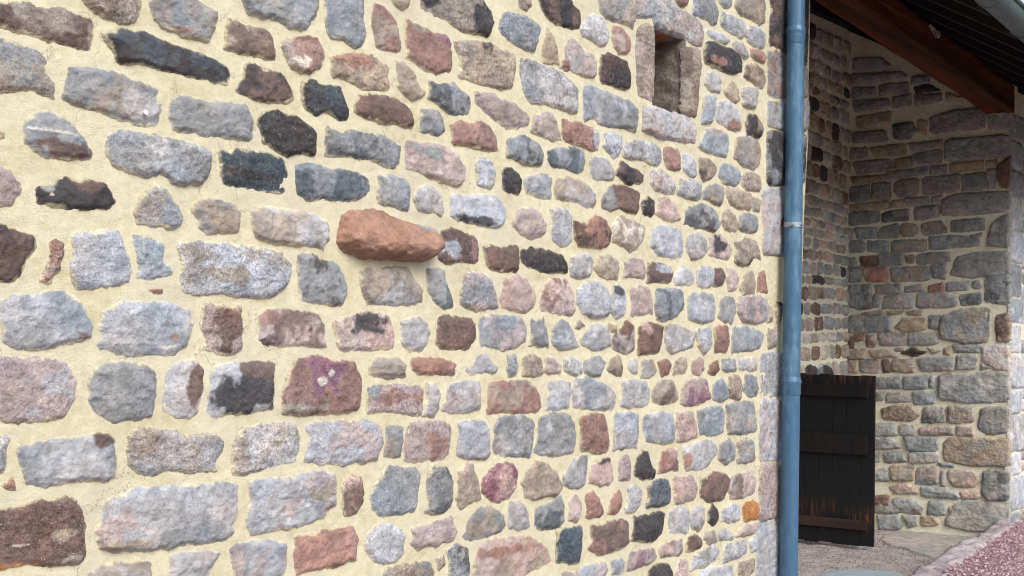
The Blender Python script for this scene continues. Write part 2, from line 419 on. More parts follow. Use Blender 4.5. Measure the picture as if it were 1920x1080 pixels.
# stone outlines of the facade, in tenths of enlarged photo tiles (@a0 = tile column a, row 0) or photo pixels (@p)
FACADE = '''
@a0
BT -8,1 20,3 45,6 58,10 68,17 70,27 66,38 45,34 20,26 -8,17
TB 57,-6 104,-6 104,8 100,16 94,18 82,14 70,7
GT 115,-4 112,7 117,15 122,20 140,28 155,31 160,25 163,10 150,3 143,-4
DN 76,25 84,22 98,23 108,24 122,30 136,36 150,41 160,44 170,50 173,56 170,64 155,60 140,57 122,54 110,49 88,46 84,36
GT -6,27 15,33 30,39 35,43 33,52 40,65 40,73 32,72 25,68 -6,69
GT 51,50 65,50 85,54 105,62 119,66 121,75 120,85 117,92 108,94 90,90 70,83 55,80 47,74 49,65
G 128,76 135,71 155,76 175,78 185,80 189,90 188,106 165,103 150,101 130,97 127,88
G 20,90 28,83 43,86 55,94 62,102 68,112 67,118 50,120 34,118 26,112 18,106
R -2,98 3,99 3,103 -2,104
@p
TB 430,35 445,40 460,50 490,52 505,62 513,80 516,112 500,110 480,105 455,100 420,90 425,75
BD 460,122 480,122 500,132 525,138 535,150 549,180 540,190 500,190 478,188 443,170 455,150
@b0
GT -13,-6 47,-6 46,5 44,12 38,20 34,22 25,21 17,16 10,12 4,14 -6,8
G 53,-6 80,-6 80,18 82,26 79,33 74,36 70,33 66,30 58,29 53,24 52,10
RT 88,2 95,5 101,10 105,17 107,27 108,38 105,40 95,38 90,36 88,28 87,18
T 101,-3 117,-3 114,4 109,7 104,3
T 123,-5 167,-5 172,6 176,11 177,19 174,28 165,25 155,24 145,16 132,10 124,5
PR 21,30 27,28 35,27 45,29 49,36 50,43 47,50 40,54 32,54 26,50 23,42 20,34
T 56,42 68,41 80,40 88,41 93,46 99,51 98,58 99,66 95,68 80,66 70,61 57,56 57,48
R 112,15 122,18 128,22 133,26 143,27 146,33 146,48 145,53 135,56 125,51 118,46 112,43 115,38 112,32
T 105,46 111,48 117,55 121,64 127,70 122,73 117,74 111,70 107,65 106,57
ND 35,61 42,60 48,64 56,63 62,65 66,75 69,82 68,90 60,89 52,84 45,87 38,82 35,74 34,65
B 78,72 83,71 95,72 108,76 114,82 117,90 116,97 105,93 95,92 80,87 74,84 74,78
GN 130,62 137,64 147,62 154,68 159,72 160,79 159,84 150,86 145,85 138,79 130,73 132,68
G 124,83 130,81 137,85 140,92 141,98 136,102 128,99 123,98
DN 4,86 10,84 16,83 22,87 30,87 36,93 43,98 45,108 44,113 43,116 36,115 22,116 14,111 6,106 5,98 2,92
T 149,32 155,31 170,32 180,36 193,41 193,52 191,66 182,66 172,64 162,60 152,57 154,47 150,37
RB 146,94 153,91 158,93 167,92 175,95 179,103 181,113 172,112 160,109 148,107
GN 53,94 57,98 64,101 72,97 82,99 95,102 108,110 107,122 103,126 95,123 82,119 68,117 53,117 52,106
P 112,106 125,107 140,110 150,116 155,126 155,137 152,139 140,136 130,133 120,128 112,126
@p
PT 890,170 920,175 950,190 980,205 993,222 990,235 970,240 950,240 930,228 905,205 890,190
G 940,25 960,23 975,30 990,36 1003,42 1010,55 1005,80 1000,98 985,93 970,85 945,72 936,60
GL 200,255 225,247 260,248 300,256 340,265 375,272 393,285 395,310 388,335 375,345 340,347 320,342 308,330 300,325 290,331 265,327 240,322 215,310 202,295 200,275
@a1
P -6,18 5,18 10,23 15,29 14,36 10,42 6,46 -6,47
D 28,34 30,31 38,30 42,27 48,25 55,27 70,26 78,31 84,37 86,44 82,48 70,50 55,49 45,49 35,46 27,44 27,38
GT 116,30 122,33 128,41 134,47 137,55 135,61 128,63 115,61 103,59 101,50 106,40 112,33
TG 147,43 155,40 163,42 173,44 180,50 180,58 178,67 165,67 155,67 150,62 146,53 144,47
DB -6,58 3,60 12,65 27,69 26,77 22,84 17,92 13,100 10,103 5,104 -6,105
RP 42,71 47,74 47,84 43,88 45,93 40,97 38,103 34,104 30,102 34,95 37,88 38,80 37,75
L 57,68 70,66 88,65 91,70 93,78 97,85 98,98 96,104 88,106 70,108 57,108 54,102 53,92 55,80 54,73
GL 100,68 110,70 122,74 122,88 126,93 128,97 121,100 110,102 102,100 104,92 103,83 101,76
@p
LT 337,456 360,453 390,457 430,458 480,463 525,475 540,495 542,520 530,545 505,557 475,557 440,553 400,548 365,552 342,543 338,520 342,495 335,465
N 412,283 440,280 470,284 500,288 530,298 538,320 538,345 530,362 510,358 480,354 450,352 420,348 415,330 413,310
R 276,545 290,542 304,544 303,550 285,549
@b1
GN 29,15 34,15 42,14 50,18 65,20 76,21 83,26 85,33 82,39 78,42 70,43 60,42 48,41 42,43 35,40 30,38 29,28
G 92,25 98,24 106,25 113,28 115,35 114,50 108,49 100,46 92,44 91,38 92,32
L 121,33 130,31 136,36 139,43 140,50 138,53 130,50 121,49 119,42 119,37
L 166,11 172,11 177,14 179,20 178,30 174,33 166,30 165,22
L 147,38 157,40 168,38 180,40 186,49 187,57 184,61 177,63 168,61 157,58 146,53 146,46
@p
DB 942,318 955,316 970,325 977,340 975,355 970,364 955,360 942,352
LT 472,398 490,390 520,392 550,395 590,403 610,412 617,430 616,450 605,460 605,468 598,466 590,458 560,460 520,457 490,450 478,440 472,415
!J 640,405 665,395 700,393 720,400 750,415 778,422 805,426 813,440 812,465 803,482 788,488 750,487 710,484 670,480 645,468 632,455 636,430
@b1
B 139,66 145,63 151,64 155,68 163,68 166,74 166,88 163,89 153,88 145,90 137,86 137,77 140,72
@p
B 903,462 925,460 950,464 970,463 972,485 970,508 945,509 918,505 910,490
GD 560,480 580,477 605,487 625,492 640,508 648,530 648,550 640,573 625,573 605,568 585,565 565,560 560,540 562,510
TL 675,510 695,503 730,499 765,505 775,525 790,540 790,565 775,572 745,572 710,570 688,570 682,555 678,535
GN 801,505 815,503 830,506 835,530 845,555 848,575 838,578 820,568 805,550 802,530
PG 870,515 885,511 905,515 920,525 930,555 932,575 915,577 890,581 870,575 863,570 867,540
P 945,525 965,516 985,522 997,545 1002,560 1000,575 985,586 965,582 940,575 937,560 942,540
@b2
PB 2,22 6,17 14,15 25,17 38,18 47,21 51,28 51,38 53,45 45,44 35,43 20,45 8,43 2,40 3,30
P 58,23 70,23 78,18 90,19 99,21 102,30 103,37 102,44 90,46 75,47 63,46 60,35 58,27
L 109,25 114,22 122,22 128,27 130,34 127,42 125,46 116,46 110,42 110,35
B 137,23 142,21 152,22 160,23 164,27 164,36 162,42 158,46 148,46 138,45 135,41 137,32
@p
GP 899,597 920,592 950,592 975,595 985,615 984,640 965,652 945,655 920,648 900,645
@b2
T 86,52 95,54 105,52 111,57 110,63 111,67 100,67 85,65 85,58
RB 117,53 125,53 135,53 145,55 150,58 149,64 145,65 135,64 122,65 117,60
L 159,60 165,52 170,49 176,54 181,60 179,64 170,63 161,66 156,62
R 30,54 40,53 45,51 52,53 60,55 65,53 72,56 76,63 78,70 77,80 76,90 68,93 55,93 45,94 30,95 20,93 20,85 21,75 24,65
P 83,75 90,73 100,73 112,73 122,73 125,76 125,88 124,95 110,95 95,93 83,94 84,85
L 128,71 133,72 137,78 136,92 133,96 125,95 129,85
LP 143,78 146,72 155,70 168,70 168,80 168,90 155,93 145,93 139,91 142,85
@p
RT 915,718 945,714 990,715 1003,725 1013,745 1015,762 1005,772 985,772 960,775 930,773 912,775 914,750
L 408,682 425,683 440,678 455,685 475,678 500,677 515,680 513,720 510,768 490,770 470,775 440,776 420,778 398,783 388,773 390,750 395,710
@a2
LG 0,12 8,6 18,5 35,3 52,4 58,8 63,14 65,22 69,28 68,36 60,40 48,41 38,44 30,45 18,46 8,45 2,40 1,25
LG 75,17 82,13 95,10 110,11 125,10 132,13 143,16 144,25 142,38 138,44 130,49 115,50 100,51 88,50 75,44 73,42 80,36 75,30
P 153,13 157,12 160,14 170,15 180,16 181,28 181,45 175,49 165,49 155,46 154,38 151,28 152,20
PL -6,53 10,53 25,52 42,53 50,57 54,63 57,70 56,80 51,90 46,96 38,99 25,100 12,102 5,101 -6,98
G 70,60 80,56 95,56 108,58 116,62 116,75 116,90 113,97 98,99 85,101 78,98 70,90 67,85 67,70
L 125,62 130,57 138,55 145,55 152,60 152,70 150,85 147,92 143,97 135,97 122,91 122,80 124,70
@a3
GL 13,11 22,11 30,7 45,5 60,3 72,0 80,0 86,5 87,15 88,25 86,33 80,36 65,37 48,38 35,40 20,39 17,30 15,20
LT 95,3 104,-2 118,-2 133,-1 140,3 150,1 163,2 167,8 166,15 160,22 163,28 150,30 138,30 130,28 115,32 103,31 97,26 95,15
@p
LT 438,825 450,803 480,797 530,793 556,798 560,820 558,845 553,865 520,872 485,882 455,890 437,885 435,850
@a3
L -6,3 4,3 7,6 4,12 5,20 3,30 -6,33
R 2,40 8,36 9,34 10,38 11,43 8,44 4,43
B -6,61 10,57 20,55 27,52 38,51 48,49 55,50 59,54 61,62 64,70 63,85 64,92 60,98 50,99 35,101 20,99 10,101 -6,101
L 75,70 78,60 78,52 90,49 100,43 115,41 130,40 150,39 168,39 179,40 178,50 178,60 175,68 176,76 165,82 145,84 125,88 105,89 95,88 84,91 76,88 73,82 73,72
LT 62,114 70,104 85,98 100,97 112,98 114,114
L 128,91 145,90 165,91 158,100 152,114 122,114 127,103
@p
LP 433,1030 445,1018 480,1015 520,1015 537,1020 535,1050 530,1078 510,1092 440,1092 437,1060
LP 575,800 590,793 640,790 690,790 713,800 716,830 708,850 705,862 680,866 640,870 600,871 570,865 575,845 582,820
LP 467,905 480,900 510,898 540,895 570,887 600,884 625,888 630,910 627,945 610,955 605,970 580,980 550,988 520,992 490,1000 470,1001 463,975 470,940
GT 724,800 740,796 755,800 753,825 750,856 735,856 720,853 722,830
P 765,797 790,790 810,792 830,790 845,800 843,830 840,850 830,861 805,860 790,863 762,863 758,840
@b3
PB 66,37 72,33 78,33 80,40 80,52 76,59 72,61 67,62 65,55 65,45
G 95,30 100,26 108,27 118,27 123,31 121,45 120,55 118,59 105,61 93,62 88,57 86,49 90,40 94,34
GN 131,27 136,25 143,27 146,33 147,45 146,55 140,60 133,61 127,60 130,52 128,40
TP 152,30 157,23 162,25 165,33 167,40 168,50 162,53 153,58 150,50 152,40
@p
VP 908,890 920,878 940,868 960,870 967,885 965,910 955,930 935,941 920,938 905,925 902,905
TP 985,890 1000,865 1020,870 1035,880 1045,895 1050,915 1042,928 1015,930 1000,935 985,928 977,905
@b3
R 30,78 45,75 60,74 68,71 73,72 76,80 74,88 75,95 68,97 60,101 45,103 30,107 29,100 28,92 30,85
L 88,72 94,69 100,69 108,73 112,78 110,85 111,90 105,97 97,99 90,98 84,92 82,85 84,77
PT 117,72 130,71 138,66 146,63 148,70 150,75 147,81 138,83 135,86 125,85 121,88 116,82 119,77
GT 158,68 163,60 172,56 180,58 185,62 186,70 183,75 175,78 162,81 154,79 157,73
GD 144,88 150,85 158,87 159,98 158,114 145,114 145,100
T 135,95 140,93 141,99 137,103
TG 98,103 112,99 130,98 133,104 131,114 96,114
@p
PT 900,1022 920,1010 945,1008 985,1005 1010,1015 1025,1030 1030,1050 1010,1062 985,1075 960,1090 885,1090 890,1050
@c0
T 5,-3 13,-3 14,4 10,8 5,5
DB 19,-5 40,-5 45,4 50,9 51,15 50,20 44,22 38,20 30,16 26,13 22,7
L 56,13 60,11 66,13 69,18 71,25 70,32 66,34 60,30 52,26 51,22
TG 64,-5 88,-5 92,5 91,14 90,21 85,17 78,16 70,13 66,7
PR 75,22 79,20 84,24 88,30 88,37 85,40 80,40 77,35 75,28
T 26,22 29,26 31,32 33,40 34,47 30,47 24,46 23,38 24,30
LP 39,37 42,30 47,30 52,36 60,41 62,48 62,57 55,58 47,54 41,50 40,44
R 38,45 43,45 43,52 40,53 36,50
DB 67,42 72,40 78,43 86,47 88,54 88,66 82,67 74,64 67,61 66,52
LG 6,45 12,44 20,49 30,52 38,56 45,63 49,68 48,78 48,85 42,84 34,80 25,77 15,77 9,71 8,60 6,52
GL 54,65 60,64 66,68 80,73 90,77 93,83 94,92 91,99 82,95 75,95 65,93 62,88 54,91 53,83 53,73
TP 16,88 22,85 28,84 32,90 35,98 36,104 30,106 20,101 14,98
R 120,-3 132,-3 131,3 127,5 122,2
G 136,-5 148,-5 152,3 154,9 153,18 150,19 146,15 140,12 135,10 136,3
G 154,-5 165,-5 164,5 160,6 156,2
T 170,-5 188,-5 190,8 189,17 185,18 178,13 170,10 167,4
GL 157,10 165,12 173,17 175,24 172,28 164,24 157,18
L 146,22 152,24 160,27 163,31 160,33 153,30 145,25
L 176,20 185,22 189,26 189,34 186,36 177,31 175,25
LP 165,31 172,33 175,37 177,42 175,44 170,40 165,35
R 179,38 186,38 190,43 188,46 184,45 179,41
D 146,32 152,33 160,36 168,39 172,46 172,53 165,55 158,53 150,49 145,46 144,38
L 145,56 150,54 156,59 155,69 150,68 145,63
TB 176,50 182,48 188,53 190,60 187,66 181,62 174,57
T 162,65 165,61 169,68 170,74 167,76 161,72 159,68
L 173,66 183,67 183,76 181,82 173,78
L 144,72 152,72 151,85 149,92 142,92 143,80
L 154,77 160,76 168,81 171,86 171,96 167,98 158,94 153,89
DT 177,87 182,87 186,92 187,98 185,103 176,101 175,93
@p
R 1055,226 1080,230 1105,240 1122,245 1122,268 1120,280 1105,281 1080,272 1055,258 1053,245
GP 1325,242 1350,243 1363,255 1364,275 1360,292 1345,292 1325,285 1310,275 1315,255
GD 952,262 970,255 990,258 1010,270 1018,290 1015,310 985,311 965,298 950,290
@c1
GN 27,7 32,3 45,3 53,6 54,13 53,20 49,22 40,18 30,17 27,13
L 58,12 63,10 70,11 75,19 76,26 73,27 63,26 59,21
R 114,4 119,3 124,5 125,15 125,19 121,20 116,17 114,10
L 128,8 133,9 137,15 137,23 134,24 128,19
TD 140,11 146,12 151,16 152,22 148,26 143,27 140,20
G 158,15 165,17 170,21 170,28 168,31 158,29 155,24
TP 173,23 179,22 185,24 186,32 185,35 176,34 173,30
DB 80,16 82,13 87,18 93,20 98,24 98,28 95,29 91,29 88,30 82,27 78,22
LG 10,24 17,23 26,23 30,27 29,33 29,40 20,39 10,36 9,30
LT 34,26 42,24 50,27 57,32 62,37 63,43 61,47 55,47 47,43 40,42 33,40 32,33
B 71,35 76,31 82,32 92,35 95,38 94,48 92,52 86,51 80,48 73,50 67,47 67,41
LP 104,20 112,20 118,24 122,31 121,36 115,36 107,34 104,29
L 126,27 133,27 141,29 141,40 138,42 130,40 124,37
GT 146,32 152,31 158,33 157,44 155,46 149,43 143,39
T 161,34 170,35 178,38 178,48 172,48 164,45 161,39
T 180,40 186,43 185,50 180,49
DL 98,42 102,40 106,44 106,52 103,54 98,52 97,47
P 110,41 117,41 121,45 124,52 125,56 120,58 113,55 108,52 110,46
GD 130,50 138,46 145,46 152,51 155,60 151,66 145,64 137,62 129,60 130,55
T 158,52 163,50 167,54 169,62 167,66 160,64 157,58
G 170,55 176,52 182,54 184,61 183,65 176,66 170,63
P 2,52 8,48 15,48 20,53 24,60 23,67 18,70 10,70 4,65 0,60
L 29,50 38,49 44,52 44,65 44,72 40,76 33,75 29,68 29,58
RD 46,59 55,59 62,55 69,57 72,65 72,75 70,77 60,77 50,76 47,70
TW 76,58 82,54 90,58 98,62 98,70 93,78 88,80 82,75 75,73 74,65
L 105,65 112,61 120,63 127,65 128,75 127,84 118,85 108,82 103,76 104,70
LP 132,69 140,67 145,72 146,80 141,85 134,86 131,78
P 148,70 155,68 160,72 164,80 162,86 157,85 148,83 148,76
TD 167,74 175,71 183,73 185,80 186,86 180,84 178,90 172,91 167,88 168,80
DB 7,80 15,78 28,80 37,84 40,90 41,96 33,96 23,96 12,92 7,88
LG 44,85 50,82 57,83 60,88 58,98 54,100 44,99 43,92
T 64,86 72,84 78,87 79,95 78,100 72,101 65,98 62,92
P 84,89 90,86 98,88 100,95 99,100 90,99 83,100 85,94
B 102,90 110,90 118,93 120,98 118,103 110,103 101,103 102,96
L 124,97 128,91 134,96 136,103 133,106 123,105 122,100
L 139,95 146,92 151,95 150,105 146,107 139,106
B 151,94 157,94 159,100 157,105 151,106
P 161,94 167,95 170,101 168,108 162,110 161,100
T 175,97 180,96 182,104 181,112 173,113 171,108
R 185,97 189,96 190,105 191,111 184,110 184,103
@p
L 1133,250 1150,249 1165,257 1167,275 1158,290 1150,298 1140,285 1130,272
LG 1175,268 1200,264 1225,270 1237,283 1236,305 1230,310 1210,300 1180,297 1168,290
TG 1378,262 1400,258 1420,265 1425,285 1422,305 1412,317 1390,308 1377,295
PB 1018,540 1030,525 1060,524 1072,545 1078,580 1072,591 1050,588 1025,585 1012,580 1015,560
L 1083,545 1095,530 1115,527 1135,540 1142,565 1138,590 1110,595 1090,585 1082,565
L 1148,540 1160,534 1170,548 1172,570 1168,590 1158,595 1146,585 1148,560
P 1183,545 1200,538 1218,542 1222,565 1223,590 1205,590 1182,590 1185,570
@c2
GN 108,2 118,1 127,2 128,14 124,20 115,24 109,23 107,12
LG 133,5 142,4 150,5 152,15 151,23 145,26 132,23 132,14
G 157,9 161,6 166,9 167,18 164,26 158,24 155,21 157,15
PG 170,8 176,7 184,6 190,9 191,18 190,24 182,26 172,24 169,18 169,12
G 14,24 23,23 25,32 27,44 20,43 13,42 15,34
GL 31,28 37,24 42,27 46,36 50,43 45,45 35,46 31,42 30,35
T 48,26 50,24 54,28 50,30 47,29
L 57,31 63,27 70,28 73,35 73,42 68,45 60,46 52,41 51,37
T 72,27 77,28 78,32 74,32
BL 76,36 82,30 85,25 90,28 91,36 91,46 86,49 80,47 76,44
B 95,30 98,26 106,27 113,29 112,38 110,46 105,49 95,49 95,39
LT 115,30 123,27 130,31 137,35 135,44 125,47 119,49 115,45
L 138,32 148,30 149,42 144,49 140,43
RB 152,30 156,28 161,29 162,40 160,48 157,47 152,48 152,38
G 166,31 172,29 180,31 188,35 186,44 180,46 172,47 165,48 165,40
G -3,52 3,51 4,60 3,66 -3,66
T 9,53 14,51 21,53 22,64 16,66 8,65
P 25,52 31,53 37,59 36,63 28,65 24,63
L 39,54 45,52 51,56 52,63 45,65 40,62
GD 54,56 60,52 66,52 70,56 67,61 66,66 60,66 54,62
T 74,55 80,51 82,58 82,65 77,65 72,61
L 88,55 93,54 94,63 91,64 87,60
TL 98,54 105,54 107,62 103,66 97,66
R 110,56 116,54 119,58 117,64 112,65 110,60
T 122,54 130,53 131,60 129,64 120,64
P 135,54 142,53 143,61 140,65 135,63
B 148,58 153,55 155,61 152,64 147,63
GL 158,54 166,54 167,61 160,62 157,60
L 170,54 183,53 183,61 176,61 170,60
L 28,70 36,69 43,71 43,80 42,89 35,91 25,91 26,83
GL 47,69 55,68 65,71 73,74 77,80 76,90 70,92 58,91 46,88 45,80
L 83,70 90,69 100,71 103,78 102,86 98,88 88,89 82,88 83,80
T 106,75 112,70 120,70 123,76 124,82 121,85 112,87 105,84 105,80
PV 130,70 138,68 145,70 147,78 148,82 140,86 130,88 127,86 127,78
G 152,69 157,69 160,74 161,82 157,84 151,82 151,76
T 163,67 170,66 171,75 170,83 163,82 162,75
GD 175,66 182,66 184,74 183,80 178,81 174,77
@p
L 860,795 880,788 905,790 915,805 915,855 900,861 875,860 858,850 860,820
GL 928,785 950,780 985,780 998,790 998,820 993,857 970,855 940,852 925,845
GL 1010,785 1035,775 1065,777 1075,795 1077,825 1070,848 1045,853 1015,852 1001,845 1008,815
R 1088,785 1110,777 1130,780 1135,800 1140,830 1137,845 1110,848 1088,840 1090,815
L 1153,777 1180,772 1197,778 1196,810 1193,840 1175,838 1150,842 1152,810
GL 1207,780 1235,773 1258,775 1263,800 1260,828 1235,830 1210,827 1206,800
P 1269,775 1295,772 1303,795 1306,818 1290,824 1268,827 1269,800
GL 1306,770 1330,762 1352,762 1357,780 1355,810 1330,815 1312,812
GT 1362,762 1385,755 1412,755 1416,785 1418,805 1400,812 1365,812 1363,790
@c3
GL 39,33 45,22 52,18 56,19 56,28 53,40 45,42 38,39
P 60,25 65,21 73,20 75,28 75,36 72,39 65,40 58,38 59,30
P 80,23 85,17 88,22 88,35 84,36 80,36 80,28
D 93,22 97,14 101,15 103,23 107,30 106,34 98,35 92,32
RP 112,16 117,13 123,14 123,22 124,28 118,28 110,30 111,22
LG 128,12 138,8 148,7 152,9 153,15 147,24 142,27 130,28 128,20
GL 156,10 162,5 166,10 166,20 160,24 155,20 156,14
GT 169,8 176,6 181,8 182,20 176,23 169,22 170,14
L -2,54 5,52 10,57 12,65 13,71 5,73 -3,72
GN 17,58 28,54 36,48 38,55 39,66 34,71 22,73 17,71 17,63
PT 43,52 48,47 51,52 51,62 48,67 43,65
R 55,48 60,44 65,51 68,60 66,63 55,64 56,56
R 74,50 79,44 81,46 81,56 77,61 72,61
L 87,42 92,40 97,45 96,53 91,60 85,60 87,52
GN 102,42 110,36 116,37 118,45 117,53 110,55 101,55 102,48
P 121,35 128,34 135,34 139,43 136,50 128,52 122,53 122,44
B 142,37 150,31 158,31 162,35 160,44 157,50 147,52 141,47
PB 164,34 172,31 180,29 183,36 181,45 172,49 164,50 162,42
BR 59,70 70,68 82,66 86,69 87,82 82,86 72,90 65,91 57,88 59,80
D 91,64 100,63 110,60 114,62 112,75 106,81 98,82 90,81 92,72
L 118,59 125,56 132,58 133,66 131,75 125,75 118,75 117,66
TL 135,60 140,55 144,58 143,70 139,74 134,71
D 147,60 150,55 154,59 154,66 150,70 147,67
L 158,60 165,54 170,56 170,65 163,67 157,66
O 173,55 180,51 184,56 184,64 175,66 173,60
N 34,74 42,73 52,71 52,85 50,97 42,98 33,97 34,85
PB 111,86 118,83 127,81 128,88 126,92 117,92 111,94 110,90
B 131,81 137,77 141,80 141,86 135,88 130,89
T 145,76 152,75 153,82 147,84 144,80
L 155,76 160,72 165,78 166,80 155,81
P 170,74 176,70 184,69 183,74 176,77 168,78
LT 135,96 140,90 150,86 155,88 153,94 145,100 134,103
L 159,86 168,83 175,82 175,90 168,94 158,97
L 178,82 183,78 184,87 179,90
PV 88,92 95,89 107,88 108,94 104,98 95,100 86,104 87,97
L 74,98 80,95 84,98 83,105 74,106
D 103,104 110,99 117,100 119,106 119,113 102,113
LP 53,101 62,99 70,99 70,105 65,113 49,113 50,106
P 123,104 126,96 131,97 130,113 121,113
L 140,106 150,102 165,100 166,113 139,113
T 170,98 180,95 182,96 181,105 177,107 170,106
T 38,106 48,105 46,113 37,113
@d0
DB 2,8 2,-6 33,-6 33,48 28,50 14,42 8,35 1,33 1,15
GR 0,40 6,38 13,44 31,52 31,74 20,73 0,72
GT 0,77 12,78 31,76 31,98 13,97 0,94
@p
T 1440,576 1446,575 1446,602 1440,602
DG 1438,248 1460,247 1510,252 1510,300 1508,345 1437,347
LP 1430,357 1466,355 1506,358 1505,478 1462,477 1430,475
T 1440,617 1452,616 1453,648 1440,650
DT 1455,568 1463,570 1463,600 1455,602
L 1427,665 1460,662 1498,665 1498,740 1455,742 1426,743
LP 1425,750 1460,750 1497,752 1496,860 1460,862 1424,863
P 1423,872 1450,868 1495,870 1494,968 1450,970 1423,975
L 1420,980 1460,975 1493,978 1492,1090 1415,1090
'''
WINDOW = '''
@c0
LP 92,-4 118,-4 125,6 140,15 143,25 142,35 138,35 128,30 122,25 106,18 105,13 93,13
TP 94,22 100,18 106,20 107,30 107,45 106,60 106,72 105,77 95,73 93,60 92,40
TB 127,34 140,37 141,50 140,65 139,80 137,88 132,87 128,84 128,60
LP 98,80 106,81 118,85 130,87 137,92 138,100 137,107 130,107 110,104 97,98 98,88
'''
